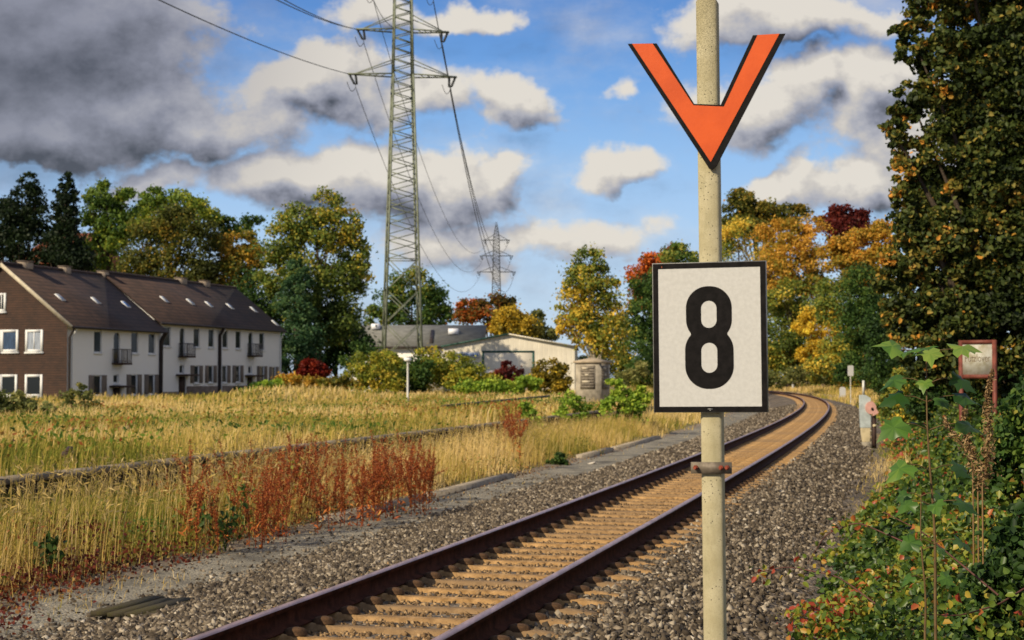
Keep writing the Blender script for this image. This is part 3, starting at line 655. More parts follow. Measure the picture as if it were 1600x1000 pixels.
GS = 'shrubs rising out of the brambles at the right edge'
for lab, kind, D, lb, lf, n, tn in (
    ('dark leafy shrub under the red framed board at the right edge', 'dark', 13, [(1590, 690, 50, 50), (1625, 640, 50, 60, -.05), (1560, 740, 44, 44, .05), (1640, 740, 60, 70)], .062, 3600, .36),
    ('lower dark shrub at the bottom right corner', 'dark', 9.6, [(1610, 850, 56, 70), (1570, 930, 60, 60), (1640, 940, 70, 90), (1540, 990, 60, 50, .1)], .055, 4200, .34)):
    shrub(lab, kind, D, lb, lf, n, GS, tint=tn, clump=.5, ncl=16)

# ------------------------------------------------------------------ grasses
def blades(mb, X, Y, hgt, wid, tint, lean=.35, wind=(.10, -.05)):
    n = len(X); Z = gzxy(X, Y) - .02
    a = rng.uniform(0, 2 * np.pi, n); ld = np.stack([np.cos(a), np.sin(a), 0 * a], -1) * (rng.random(n) ** 1.5 * lean)[:, None] + [wind[0], wind[1], 0]
    fa = rng.uniform(0, np.pi, n); wv = np.stack([np.cos(fa), np.sin(fa) * .5, 0 * fa], -1) * (wid / 2)[:, None]
    b = np.stack([X, Y, Z], -1); m = b + ld * (hgt * .35)[:, None] + np.array([0, 0, 1.]) * (hgt * .58)[:, None]; t = b + ld * hgt[:, None] + np.array([0, 0, 1.]) * (hgt * (1 - .3 * (ld ** 2).sum(1)))[:, None]
    V = np.stack([b - wv, b + wv, m + wv * .75, m - wv * .75, t + wv * .15, t - wv * .15], 1).reshape(-1, 3)
    k = np.arange(n) * 6
    mb.add(V, np.concatenate([np.stack([k, k + 1, k + 2, k + 3], -1), np.stack([k + 3, k + 2, k + 4, k + 5], -1)]), np.tile(np.clip(tint, 0, 1), 2))
MGRASS = leafmat('meadow_grass', [(0, (.045, .065, .010)), (.25, (.17, .19, .022)), (.45, (.38, .31, .055)), (.7, (.64, .45, .13)), (1, (.82, .62, .28))], trans=.3, rough=.7, spec=.15)
gb = MB()
def field(u0, u1, y0, y1, dens, h, w, tint, lean=.35, thin=None):
    U, Y = scatter(u0, u1, y0, y1, dens); X, Yp = TP(U, Y)
    k = (np.abs(X) < .37 * Yp + 2.5)
    pc = W(140, 690, 39.5); dd = np.hypot((X - pc[0]) / 1.7, (Yp - pc[1]) / 3.4); k &= (dd > 1) | (rng.random(len(U)) < .12)   # trodden patch round the broken planks
    if thin is not None: k &= rng.random(len(U)) < thin(U, Yp, X)
    U, X, Yp = U[k], X[k], Yp[k]; p = fbm(X, Yp, 3.2); q = fbm(X + 40, Yp, 11)
    hh = h * rng.uniform(.45, 1.2, len(U)) * (.55 + .8 * p) * np.where((U > -8.2) & (U < 0), np.clip(.30 + (-4.7 - U) / 1.6, .3, 1) * np.clip(.25 + (U + 8.1) / 1.6, .25, 1), 1); tt = tint + (p - .5) * 1.25 + (q - .5) * 1.0 + rng.normal(size=len(U)) * .15; lean = np.where(rng.random(len(U)) < .3, 1.6, lean * 1.3)
    blades(gb, X, Yp, hh, w * rng.uniform(.6, 1.3, len(U)), tt, lean)
edge = lambda U, Y, X: np.clip((-4.75 - U - np.clip((19 - Y) / 5, 0, 1) * .8 + (fbm(X, Y, 1.6) - .5) * 1.2) / .7, .0, 1) * np.clip(fbm(X + 7, Y, 2.4) * 2.6 - .25, .25, 1)
field(-8.05, -4.5, 9, 28, lambda y: 620 if y < 19 else 420, .74, .009, .43, .42, edge)
field(-5.6, -3.7, 9, 16, lambda y: 60, .45, .008, .3, .9)
field(-8.05, -4.5, 28, 60, lambda y: 210, .74, .016, .56, .4, edge)
field(-8, -4.4, 60, 160, lambda y: 45, .7, .035, .60, .4, edge)
field(-34, -8.4, 18, 45, lambda y: 75 if y > 25 else 110, .46, .02, .56, .4)
field(-48, -8.4, 45, 80, lambda y: 26, .48, .045, .58, .4)
field(-70, -8, 80, 140, lambda y: 9, .55, .09, .52, .4)
field(3.6, 6, 24, 110, lambda y: 22, .4, .02, .62, .5)
field(2.7, 4.3, 22, 60, lambda y: 45, .24, .014, .66, .9)
field(2.9, 16, 95, 260, lambda y: 7, .6, .08, .62, .4)
field(-16, -4, 140, 290, lambda y: 4, .7, .10, .62, .4)
field(-4.7, -3.5, 26, 110, lambda y: 3, .3, .02, .7, .6)
tag(gb.build('grass', MGRASS), 'tall dry straw coloured and green meadow grass over the old track bed and field', 'grass', kind='stuff')
# green and russet weed patches through the grass
MFW = leafmat('field_weed', [(0, (.03, .07, .010)), (.35, (.10, .19, .022)), (.6, (.25, .30, .035)), (.8, (.42, .26, .05)), (1, (.38, .10, .03))])
fw_ = MB()
for q in range(150):
    if q < 45: u_, y_, r_, h_, tn, L = rng.uniform(-8, -5.2), rng.uniform(12, 45), rng.uniform(.15, .5), rng.uniform(.25, .6), rng.choice([.15, .3, .3, .75, .95]), .055
    else: u_, y_, r_, h_, tn, L = -9.5 - rng.random() ** 1.5 * 22, rng.uniform(24, 105), rng.uniform(.5, 1.8), rng.uniform(.25, .65), rng.choice([.2, .35, .45, .5, .7, .85]), .13
    x_, y2 = TP(u_, y_)
    if abs(x_) > .36 * y2 + 2: continue
    n = int(160 * (1 if q < 45 else 1.6)); P = np.stack([x_ + rng.normal(size=n) * r_, y2 + rng.normal(size=n) * r_ * 1.4, np.zeros(n)], -1); P[:, 2] = gzxy(P[:, 0], P[:, 1]) + rng.random(n) ** .8 * h_
    leaf_quads(fw_, P, L * rng.uniform(.6, 1.3, n), L * .5, np.clip(tn + rng.normal(size=n) * .12, 0, 1), bias=(-.2, -.3, .6))
tag(fw_.build('field_weeds', MFW), 'green and russet weed patches scattered through the dry grass', 'weeds', kind='stuff')
# pale seed heads standing above the grass
sbm = MB()
U, Y = scatter(-7.6, -4.9, 9, 46, lambda y: 30 if y < 28 else 14); X, Yp = TP(U, Y); k = np.abs(X) < .36 * Yp + 1; U, X, Yp = U[k], X[k], Yp[k]
hh = rng.uniform(.65, 1.05, len(U)); blades(sbm, X, Yp, hh, np.full(len(U), .008), rng.uniform(.6, 1, len(U)), .25)
Z = gzxy(X, Yp); tp = np.stack([X + .09 * hh, Yp - .045 * hh, Z + hh * .93], -1)
for q in range(3): leaf_quads(sbm, tp + rng.normal(size=tp.shape) * [.02, .02, .05], .10, .016, rng.uniform(.5, .95, len(U)), bias=(1, -1, 0), jit=.5)
tag(sbm.build('grass_seed_heads', MGRASS), 'pale feathery seed heads rising over the meadow grass', 'grass', kind='stuff')
# red leaved cranesbill along the near edge of the path
MREDC = leafmat('red_groundcover', [(0, (.03, .010, .007)), (.4, (.12, .018, .012)), (.75, (.24, .06, .02)), (1, (.34, .20, .05))], trans=.3)
rb = MB(); U, Y = scatter(-8.5, -3.3, 8, 26, lambda y: 620); X, Yp = TP(U, Y)
w_ = np.clip((-4.6 + np.clip((17.5 - Yp) / 3.4, 0, 1.2) - U + (fbm(X, Yp, 1.1) - .5) * 1.6), 0, 1) * np.clip((U + 7.6) / 1.2, 0, 1) * np.where(Yp < 19, 1, .4); k = rng.random(len(U)) < w_; X, Yp = X[k], Yp[k]
leaf_quads(rb, np.stack([X, Yp, gzxy(X, Yp) + rng.random(len(X)) ** 2 * .20 + .01], -1), .05, .04, np.clip(fbm(X, Yp, .8) + rng.normal(size=len(X)) * .2 - .1, 0, 1))
px_, py_ = TP(rng.normal(-6.2, .5, 1600), rng.normal(17.2, .7, 1600))
leaf_quads(rb, np.stack([px_, py_, gzxy(px_, py_) + rng.random(1600) ** 1.3 * .42], -1), .07, .04, np.clip(rng.normal(.35, .15, 1600), 0, 1))
tag(rb.build('red_ground_cover', MREDC), 'dark red low leaves creeping along the edge of the gravel path', 'ground cover', kind='stuff')
# fallen leaves
MLIT = leafmat('leaf_litter', [(0, (.06, .03, .015)), (.4, (.22, .09, .03)), (.7, (.36, .19, .06)), (1, (.48, .33, .12))], trans=.15)
lb_ = MB(); U, Y = scatter(2.0, 6.5, 5, 26, lambda y: 300); U2, Y2 = scatter(-5.6, -4.3, 12, 48, lambda y: 60); U = np.r_[U, U2]; Y = np.r_[Y, Y2]; X, Yp = TP(U, Y)
k = rng.random(len(U)) < np.where(U > 0, np.clip((U - 2.0 - fbm(X, Yp, 1.2)) / 1.0, 0, 1) * np.clip((17 - Yp) / 6, .25, 1), np.clip((-4.2 - U) / .5, 0, 1)); U, X, Yp = U[k], X[k], Yp[k]
leaf_quads(lb_, np.stack([X, Yp, gz(U, X, Yp) + .02 + rng.random(len(X)) * .03], -1), .055, .035, rng.random(len(X)), bias=(0, 0, 1.2), jit=.6)
tag(lb_.build('fallen_leaves', MLIT), 'brown fallen leaves scattered at the foot of the brambles and weeds', 'leaves', kind='stuff')
# dry twigs near the foot of the brambles
tw = MB(); U, Y = scatter(2.1, 4.2, 7, 17, lambda y: 60); X, Yp = TP(U, Y)
for x_, y_, u_ in zip(X, Yp, U):
    a = rng.uniform(0, 2 * np.pi); L = rng.uniform(.15, .55); z_ = float(gz(u_, x_, y_)) + .02
    d = np.array([np.cos(a), np.sin(a), rng.uniform(-.02, .12)]) * L
    p = np.array([x_, y_, z_]); tw.tube([p, p + d * .5 + rng.normal(size=3) * .02, p + d], [.005, .004, .002], 4, rng.uniform(.3, 1), cap=False)
tag(tw.build('dry_twigs', MLIT), 'dry straw and twigs lying on the ground at the foot of the post', 'twigs', kind='stuff')

# rust red dried dock stalks
MDOCK = leafmat('dock_seed', [(0, (.08, .016, .009)), (.5, (.33, .070, .017)), (.85, (.54, .17, .035)), (1, (.64, .36, .10))], trans=.2)
def dock_mesh(hh):
    mb = MB(); lean = rng.normal(size=2) * .06
    ax = lambda t: np.array([lean[0] * t * t, lean[1] * t * t, t]) * hh
    mb.tube([ax(t) for t in np.linspace(0, 1, 6)], np.linspace(.006, .002, 6), 5, .3)
    br = [(0., None, .98)] + [(rng.uniform(.3, .6), unit(np.r_[rng.normal(size=2), 1.3 + rng.random()]), rng.uniform(.25, .42)) for _ in range(4)]
    for t0, d, L in br:
        for t in np.linspace(.18 if d is None else .1, 1, 26 if d is None else 12):
            p = ax(t0 + t * L) if d is None else ax(t0) + d * t * L * hh
            if rng.random() < .18: continue
            n = 12; P = p + rng.normal(size=(n, 3)) * [.014, .014, .012]
            leaf_quads(mb, P, .020, .016, np.clip(rng.normal(.5, .22, n), 0, 1))
        if d is not None: mb.tube([ax(t0), ax(t0) + d * L * hh], [.003, .002], 4, .3, cap=False)
    n = 12; P = np.stack([rng.normal(size=n) * .08, rng.normal(size=n) * .08, rng.uniform(.02, .4, n) * hh], -1)
    leaf_quads(mb, P, .11, .03, rng.uniform(.3, 1, n), bias=(0, 0, .2))
    return mb
docks = []
for q in range(6):
    o = dock_mesh(rng.uniform(.95, 1.2)).build('dock_plant', MDOCK); docks.append(o)
DL = {0: 'rust red dried dock stalk standing in the thicket between grass and gravel path', 1: 'rust red dried dock stalk in the small stand left of the green sapling bush'}
spots = []
for _ in range(125):
    x, y = rng.uniform(385, 675), 0
    if _ > 108: x = rng.uniform(250, 390)
    a = (x - 385) / 290; y = 858 - a * 62 - rng.random() ** 1.2 * (70 - 25 * a); spots.append((x, y, 0))
for _ in range(9): spots.append((rng.normal(480, 30), rng.normal(790, 14), 0))
for _ in range(16): spots.append((rng.normal(802, 10), rng.normal(716, 6), 1))
for q, (x, y, g_) in enumerate(spots):
    p = G(x, y, -.47); p[2] = float(gzxy(p[0], p[1])) - .02
    o = docks[q] if q < 6 else docks[q % 6].copy()
    if q >= 6: COL.objects.link(o)
    o.location = [float(c) for c in p]; o.rotation_euler = (0, 0, rng.uniform(0, 6.28)); s_ = rng.uniform(.75, 1.12) * (1.25 if g_ else 1); o.scale = (s_, s_, s_)
    tag(o, DL[g_], 'dock plant', 'rust red dock stalks' if g_ == 0 else 'dock stalks by the sapling bush')
# a few leafy weeds mixed in with the docks
MWEED = leafmat('weed_leaf', [(0, (.02, .045, .012)), (.6, (.09, .16, .03)), (1, (.36, .30, .04))], trans=.35)
for px, py, hh, tn, lab in ((318, 800, .55, .25, 'dark green weed left of the dock thicket'), (352, 812, .62, .2, 'dark green weed beside the dark red leaves'), (372, 790, .8, .6, 'pale green weed at the left edge of the dock stalks'),
                            (470, 760, .95, .9, 'yellow leaved weed among the dock stalks'), (590, 735, .6, .7, 'yellow green weed right among the dock stalks'), (80, 860, .5, .2, 'dark green weed at the left edge of the frame')):
    p = G(px, py + 45, -.47); p[2] = float(gzxy(p[0], p[1])); mb = MB(); n = 60
    for s_ in range(5):
        e = np.array([rng.normal() * .15, rng.normal() * .15, hh * rng.uniform(.7, 1)]); mb.tube([np.zeros(3), e * [.4, .4, .6], e], [.006, .005, .002], 5, .3)
        t = rng.uniform(.25, 1, n // 5)[:, None]; leaf_quads(mb, e * t + rng.normal(size=(n // 5, 3)) * .05, rng.uniform(.07, .12, n // 5), .055, np.clip(rng.normal(tn, .15, n // 5), 0, 1), bias=(0, -.3, .6), fold=True)
    o = mb.build('weed', MWEED); o.location = [float(c) for c in p]; tag(o, lab, 'weed', 'leafy weeds among the dock stalks')

# ------------------------------------------------------------------ numbered post beside the track
def mat4(rot_z, loc=(0, 0, 0), rot_x=0.): return np.array(Matrix.Translation([float(c) for c in loc]) @ Matrix.Rotation(rot_z, 4, 'Z') @ Matrix.Rotation(rot_x, 4, 'X'))
FACE = mat4(0, (0, 0, 0), math.pi / 2)     # outline x, y -> local x, z; thickness towards -y
PD = 6.36; YAW = R(-15)
def post_conc():
    m, t, b = newmat('post_concrete')
    co = t.n('ShaderNodeTexCoord').outputs['Object']
    n1 = t.n('ShaderNodeTexNoise', {'Vector': co, 'Scale': 9.0, 'Detail': 8.0, 'Roughness': .7}).outputs[0]
    n3 = t.n('ShaderNodeTexNoise', {'Vector': t.vm('MULTIPLY', co, (1, 1, .25)), 'Scale': 26.0, 'Detail': 4.0}).outputs[0]
    vo = t.n('ShaderNodeTexVoronoi', {'Vector': co, 'Scale': 75.0}).outputs['Distance']
    pit = t.m('MULTIPLY', t.sstep(vo, .20, .10), t.sstep(n1, .46, .56))
    n2 = t.n('ShaderNodeTexNoise', {'Vector': co, 'Scale': 320.0, 'Detail': 3.0}).outputs[0]
    sz = t.n('ShaderNodeSeparateXYZ', {0: co}).outputs[2]
    c = t.mix(t.sstep(n1, .3, .7), (.33, .29, .165), (.44, .395, .25)); c = t.mix(t.m('MULTIPLY', t.sstep(n3, .5, .75), .45), c, (.24, .22, .12))
    c = t.mix(t.m('MULTIPLY', t.sstep(n2, .52, .7), .4), c, (.16, .14, .08))
    top = t.sstep(sz, 2.9, 3.9); c = t.mix(t.m('MULTIPLY', t.m('MULTIPLY', top, t.sstep(n2, .42, .62)), .75), c, (.10, .09, .05))
    c = t.mix(pit, c, (.035, .03, .02))
    t.nt.links.new(c, b.inputs['Base Color']); b.inputs['Roughness'].default_value = .9
    h = t.m('SUBTRACT', t.m('MULTIPLY', n2, .3), pit)
    t.nt.links.new(t.n('ShaderNodeBump', {'Strength': .8, 'Distance': .003, 'Height': h}).outputs[0], b.inputs['Normal'])
    return m
pb = W(1120, 740, PD); pbase = np.array([pb[0], PD, -.55])
LEAN = Matrix.Rotation(R(-.55), 4, 'Y')
post = thing('signal_post', 'concrete railway post with orange chevron above a white board numbered 8', 'railway sign', pbase, rot=(0, R(-.45), YAW))
PW = .0415; ztop = W(1102, -4, PD)[2] + .55
mb = MB(); ch = .010
oct_ = [(-PW + ch, -PW), (PW - ch, -PW), (PW, -PW + ch), (PW, PW - ch), (PW - ch, PW), (-PW + ch, PW), (-PW, PW - ch), (-PW, -PW + ch)]
V = [[x, y, z] for z, s in ((-.6, 1), (ztop - .02, 1), (ztop, .72)) for x, y in [(a * s, b * s) for a, b in oct_]]
mb.add(V, [[k * 8 + i, k * 8 + (i + 1) % 8, k * 8 + 8 + (i + 1) % 8, k * 8 + 8 + i] for k in range(2) for i in range(8)]); mb.add(V[16:], [list(range(8))])
mb.build('pole', post_conc(), post)
MBLACK = pbr('sign_black', (.007, .006, .006), .6, .5, 30, bump=.0005, spec=.1)
MWHITE = pbr('sign_white', (.50, .50, .475), .5, .06, 60, col2=(.53, .53, .505), bump=.0006, bscale=40)
MORANGE = pbr('sign_orange', (.55, .070, .005), .5, .08, 5, col2=(.62, .088, .008), bump=.0005, bscale=60)
MALU = pbr('sign_metal', (.30, .30, .28), .5, .2, 20, metal=.6)
k_ = PD / F
zP = lambda py: W(1110, py, PD)[2] + .55
Z8T, Z8B = zP(411), zP(644); w8 = 173 * k_ / math.cos(R(15) - .05) / 2; x8 = (1109.5 - 1109) * k_
yb = -PW - .004
def plate(name, lo, hi, y0, y1, m, par): return MB().box((lo[0], y0, lo[1]), (hi[0], y1, hi[1])).build(name, m, par)
board = plate('speed_board', (x8 - w8, Z8B), (x8 + w8, Z8T), yb - .022, yb, MALU, post)
bw = 9.2 * k_; oo = [(x8 - w8 + .003, Z8B + .003), (x8 + w8 - .003, Z8B + .003), (x8 + w8 - .003, Z8T - .003), (x8 - w8 + .003, Z8T - .003)]
ii = [(x8 - w8 + bw, Z8B + bw), (x8 + w8 - bw, Z8B + bw), (x8 + w8 - bw, Z8T - bw), (x8 - w8 + bw, Z8T - bw)]
Mf = FACE.copy(); Mf[1, 3] = yb - .0222
MB().prism(oo, Mf, .0022, holes=[ii[::-1]]).build('border', MBLACK, board)
MB().prism(ii, Mf, .0010).build('sign_face', MWHITE, board)
def pill(cx, z0, z1, hw, n=14):
    """closed outline, a stadium from z0 to z1"""
    r = hw; pts = []
    for q in range(n + 1): a = math.pi * q / n; pts.append((cx + hw * math.cos(a), z1 - r + r * math.sin(a)))
    for q in range(n + 1): a = math.pi + math.pi * q / n; pts.append((cx + hw * math.cos(a), z0 + r + r * math.sin(a)))
    return pts
def eight():
    x0 = x8 - .5 * k_; zt, zm, zb_ = zP(448.5), zP(524), zP(607.5)
    hu, hl = 34.5 * k_ / .97, 36.5 * k_ / .97
    def hw(z):
        out = 0
        for (a, b, h, r) in ((zm - 10 * k_, zt, hu, hu * .95), (zb_, zm + 12 * k_, hl, hl * .95)):
            if a <= z <= b:
                e = min(z - a, b - z); out = max(out, h - r + math.sqrt(max(0, r * r - (r - e) ** 2)) if e < r else h)
        return out
    zz = zb_ + (zt - zb_) * (1 - np.cos(np.linspace(0, math.pi, 90))) / 2
    rt = [(x0 + max(hw(z), .0008), z) for z in zz]; lf = [(x0 - max(hw(z), .0008), z) for z in zz[::-1]]
    return rt + lf, [pill(x0, zP(513), zP(471), 12 * k_)[::-1], pill(x0, zP(582.5), zP(536), 12.4 * k_)[::-1]]
o8, h8 = eight(); Mn = FACE.copy(); Mn[1, 3] = yb - .0232
MB().prism(o8, Mn, .0007, holes=h8).build('numeral', MBLACK, board)
MB().prism([(x8 - w8 + bw * 1.6 + a * .004, Z8T - bw * .5 - b * .008) for a, b in ((0, 0), (.5, .1), (.6, 1), (.1, .9))][::-1], Mf, .0030).build('rust_spot', pbr('rust_spot', (.45, .10, .03), .8), board)
MB().box((x8 - .010, yb - .0250, Z8B + .012), (x8 + .010, yb - .0244, Z8B + .015)).box((x8 - .003, yb - .0250, Z8B + .007), (x8 + .003, yb - .0244, Z8B + .010)).build('maker_mark', MALU, board)
# chevron
xV = lambda px, py: (px - (1102 + (py - 0) * .0166)) * k_ / .97
pts = lambda L: [(xV(x, y), zP(y + 3 + (x - 1105) * .115)) for x, y in L]     # seen squarely: undo the slant of the turned sign
outer = pts([(983, 76), (1112 - 6, 258), (1109, 263), (1114, 264), (1120, 258), (1222, 48), (1174, 53), (1126, 163), (1086, 164), (1028, 73)])
def chev(pl, y0, th):
    M = FACE.copy(); M[1, 3] = y0; return MB().prism(pl, M, th)
mk = chev(outer, yb - .006, .010); chevr = mk.build('chevron', MBLACK, post)
inner = pts([(990, 75.6), (1111.5, 252.5), (1213.5, 48.7), (1181, 52.4), (1131, 165.5), (1085, 166.2), (1022, 73.8)])
chev(inner, yb - .0162, .0012).build('chevron_face', MORANGE, chevr)
# clamp with bolts
zc = zP(730); cl = MB().box((-31.5 * k_ + .0, -PW - .016, zc - .0225), (31.5 * k_, -PW - .003, zc + .0225)).build('clamp', pbr('clamp_steel', (.20, .165, .125), .6, .3, 25, metal=.3, bump=.001), post)
bm_ = pbr('bolt_rust', (.22, .045, .022), .7, .4, 60)
for dx in (-.060, .040, .064):
    b_ = MB(); b_.tube([[dx, -PW - .034, zc + .002], [dx, -PW - .016, zc + .002]], .0095, 6); b_.tube([[dx, -PW - .044, zc + .002], [dx, -PW - .034, zc + .002]], .005, 8)
    b_.build('bolt', bm_, cl)

# ------------------------------------------------------------------ lattice pylons and conductors
MSTEEL = pbr('pylon_steel', (.17, .19, .135), .65, .3, 1.5, metal=.1)
MDKST = pbr('pylon_dark', (.05, .055, .055), .6, .3, 3)
def pylon_parts(par, scale_w, ins_mat, leg_w=.15, dia_w=.075, steel=None):
    MSTEEL = steel
    HT = PYZ; body = MB()
    ks = [0, .2 * HT['lo'], HT['lo'], HT['up'], HT['pk']]
    half = lambda z: np.interp(z, [0, HT['lo'], HT['up'] + .8, HT['pk']], [1.72, .86, .70, .10]) * scale_w
    C4 = [(-1, -1), (1, -1), (1, 1), (-1, 1)]
    P = lambda c, z: np.array([C4[c][0] * half(z), C4[c][1] * half(z), z])
    for c in range(4):
        body.bar(P(c, 0), P(c, HT['lo']), leg_w * 1.15); body.bar(P(c, HT['lo']), P(c, HT['up'] + .8), leg_w); body.bar(P(c, HT['up'] + .8), P(c, HT['pk']), leg_w * .7)
    z = 0.; i = 0
    while z < HT['pk'] - 1.0:
        st = max(.8, half(z) * (1.9 if i < 4 else 1.15)); z2 = min(HT['pk'] - .3, z + st)
        for c in range(4):
            d = (c + 1) % 4
            if i < 4: body.bar(P(c, z), P(d, z2), dia_w); body.bar(P(d, z), P(c, z2), dia_w)
            else:
                zm_ = (z + z2) / 2
                body.bar(P(c, z), P(d, zm_), dia_w); body.bar(P(d, zm_), P(c, z2), dia_w)
            if i in (3, ): body.bar(P(c, z2), P(d, z2), dia_w)
        z = z2; i += 1
    body.build('tower_body', MSTEEL, par)
    tips = {}
    for zk, L, q in ((HT['lo'], 4.75, 'lo'), (HT['mi'], 4.06, 'mi'), (HT['up'], 3.25, 'up')):
        for s in (-1, 1):
            a = MB(); hw = half(zk); tip = np.array([s * L, 0, zk])
            for yy in (-1, 1):
                a.bar([s * hw, yy * hw, zk], tip + [0, yy * .12, 0], .11); a.bar([s * hw, yy * half(zk + 1.25), zk + 1.25], [s * L * .86, yy * .15, zk + .06], .07)
            for t in np.linspace(.15, .9, 6): 
                w1 = hw + (.12 - hw) * t; w2 = hw + (.12 - hw) * min(1, t + .13); x1 = s * (hw + (L - hw) * t); x2 = s * (hw + (L - hw) * min(1, t + .13))
                a.bar([x1, -w1, zk], [x2, w2, zk], .05)
            a.bar(tip - [s * .95, 0, .0], tip + [s * .05, 0, 0], .20, .16)
            arm = a.build('crossarm', MSTEEL if ins_mat else MDKST, par)
            yk = tip + [-s * (.55 if s > 0 else .62), -.05, -.98]
            for e in (0, 1):
                st = MB(); p0 = tip - [s * (.10 + .52 * e), 0, .06]; p1 = yk + [s * (.12 if e == 0 else -.10), 0, .12]
                st.tube([p0, p1], .075, 8); 
                for t in np.linspace(.1, .95, 9): q0 = p0 + (p1 - p0) * t; dd = (p1 - p0) / np.linalg.norm(p1 - p0) * .022; st.tube([q0 - dd, q0 + dd], .115, 8)
                st.build('insulator', MDKST, arm)
            MB().bar(yk + [.18, 0, .1], yk + [-.18, 0, .1], .09).bar(yk + [0, 0, .1], yk + [0, 0, -.25], .05).build('yoke', MDKST, arm)
            t = np.linspace(0, 1, 14)[:, None]; a0 = yk - [0, 0, .2]; a1 = tip - [s * .0 + (1.0 if s < 0 else .95) * .9 * (1 if s > 0 else -.0) , .9, .2]
            a1 = yk + [-.78, -.6, .15]
            jl = a0 + (a1 - a0) * t; jl[:, 2] -= (np.sin(np.pi * t[:, 0])) * .55
            MB().tube(jl, .028, 5).build('jumper_loop', MDKST, arm)
            tips[(q, s)] = (yk - [0, 0, .2], tip)
    return tips
DP = 140.; pz = W(628, 118, DP)[2]
PYZ = dict(lo=pz, mi=W(628, 48, DP)[2], up=W(628, -20, DP)[2], pk=W(628, -98, DP)[2])
p1b = W(628, 600, DP); p1b[2] = 0
py1 = thing('lattice_pylon', 'tall pale green lattice pylon with three crossarms rising behind the shrubs', 'pylon', p1b, R(9), 'lattice pylons')
tips1 = pylon_parts(py1, 1.0, True, steel=MSTEEL)
D2 = 392.; p2b = W(775.5, 600, D2); p2b[2] = W(775, 425, D2)[2] - PYZ['lo']
py2 = thing('lattice_pylon', 'small distant lattice pylon rising behind the russet trees', 'pylon', p2b, R(2), 'lattice pylons')
tips2 = pylon_parts(py2, 1.0, False, .17, .09, steel=pbr('far_pylon_steel', (.055, .06, .062), .7))
def wpt(base, rz, p):
    c, s = math.cos(rz), math.sin(rz); return np.array(base) + [p[0] * c - p[1] * s, p[0] * s + p[1] * c, p[2]]
def wire(a, b, sag, r, lab, grp):
    t = np.linspace(0, 1, 40)[:, None]; p = a + (b - a) * t; p[:, 2] -= 4 * sag * (t * (1 - t))[:, 0]
    o = MB().tube(p, r, 5).build('power_line', MDKST); tag(o, lab, 'power line', grp)
for q in ('lo', 'mi', 'up'):
    for s in (-1, 1):
        wire(wpt(p1b, R(9), tips1[(q, s)][0]), wpt(p2b, R(2), tips2[(q, s)][0]), 9.5, .045 if s > 0 else .03, 'dark sagging conductor strung from the tall pylon to the distant pylon', 'conductors between the two pylons')
for q, s, (ex, ey), r in (('lo', -1, (230, 0), .034), ('mi', -1, (425, 0), .034), ('mi', -1, (437, 0), .034)):
    a = wpt(p1b, R(9), tips1[(q, s)][1]); mid = W(ex, ey, 78 if q == 'lo' else 92); d = mid - a
    b = a + d * 1.9; b[2] += 3.0 if q == 'lo' else 2.0
    wire(a, b, 1.3 if q == 'lo' else .9, r, 'thin dark conductor running from the left crossarms to the upper left', 'conductors leading to the upper left')
wire(wpt(p1b, R(9), tips1[('up', -1)][0]), wpt(p1b, R(9), np.array([-.6, .5, PYZ['mi'] + .3])), .5, .03, 'short dark conductor dropping from the top crossarm to the tower body', None)

# ------------------------------------------------------------------ white terraced houses
HD = np.array([9.2, 32.]); HD /= np.linalg.norm(HD); HN = np.array([-HD[1], HD[0]]); P0 = np.array([(105 - 800) / F * 104, 104.])
HRZ = math.atan2(HD[1], HD[0])
def hit(px, o, d):
    """distance along the line o + s d at which it is seen in column px"""
    u = (px - 800) / F; return (u * o[1] - o[0]) / (d[0] - u * d[1])
def zat(px, py, o, d): s = hit(px, o, d); return W(px, py, o[1] + s * d[1])[2]
MPLAST = pbr('white_plaster', (.86, .84, .79), .9, .1, .7, col2=(.76, .74, .69), bump=.004, bscale=30)
MPLINTH = pbr('plinth', (.16, .125, .10), .9, .25, 2)
MFRAME = pbr('window_white', (.72, .72, .70), .5, .05, 5)
MSHUT = pbr('shutter_wood', (.19, .155, .125), .8, .25, 3, stretch=(1, 1, .3))
MDARKW = pbr('dark_wood', (.045, .025, .018), .7, .3, 4)
MPIPE = pbr('drain_pipe', (.028, .02, .017), .6, .3, 3)
MIRON = pbr('balcony_iron', (.085, .075, .075), .6, .3, 5)
MCREAM = pbr('verge_board', (.48, .42, .31), .8, .15, 3)
def glassmat(name, col=(.02, .025, .03)):
    m, t, b = newmat(name); b.inputs['Base Color'].default_value = (*col, 1); b.inputs['Roughness'].default_value = .06; b.inputs['Specular IOR Level'].default_value = .16; return m
MGLASS = glassmat('window_glass'); MCURT = pbr('curtain', (.30, .34, .40), .35, .35, 6, spec=.6, stretch=(4, 4, .4))
MBLUEC = pbr('blue_curtain', (.03, .06, .12), .3, .6, 5, spec=.6, stretch=(5, 5, .4))
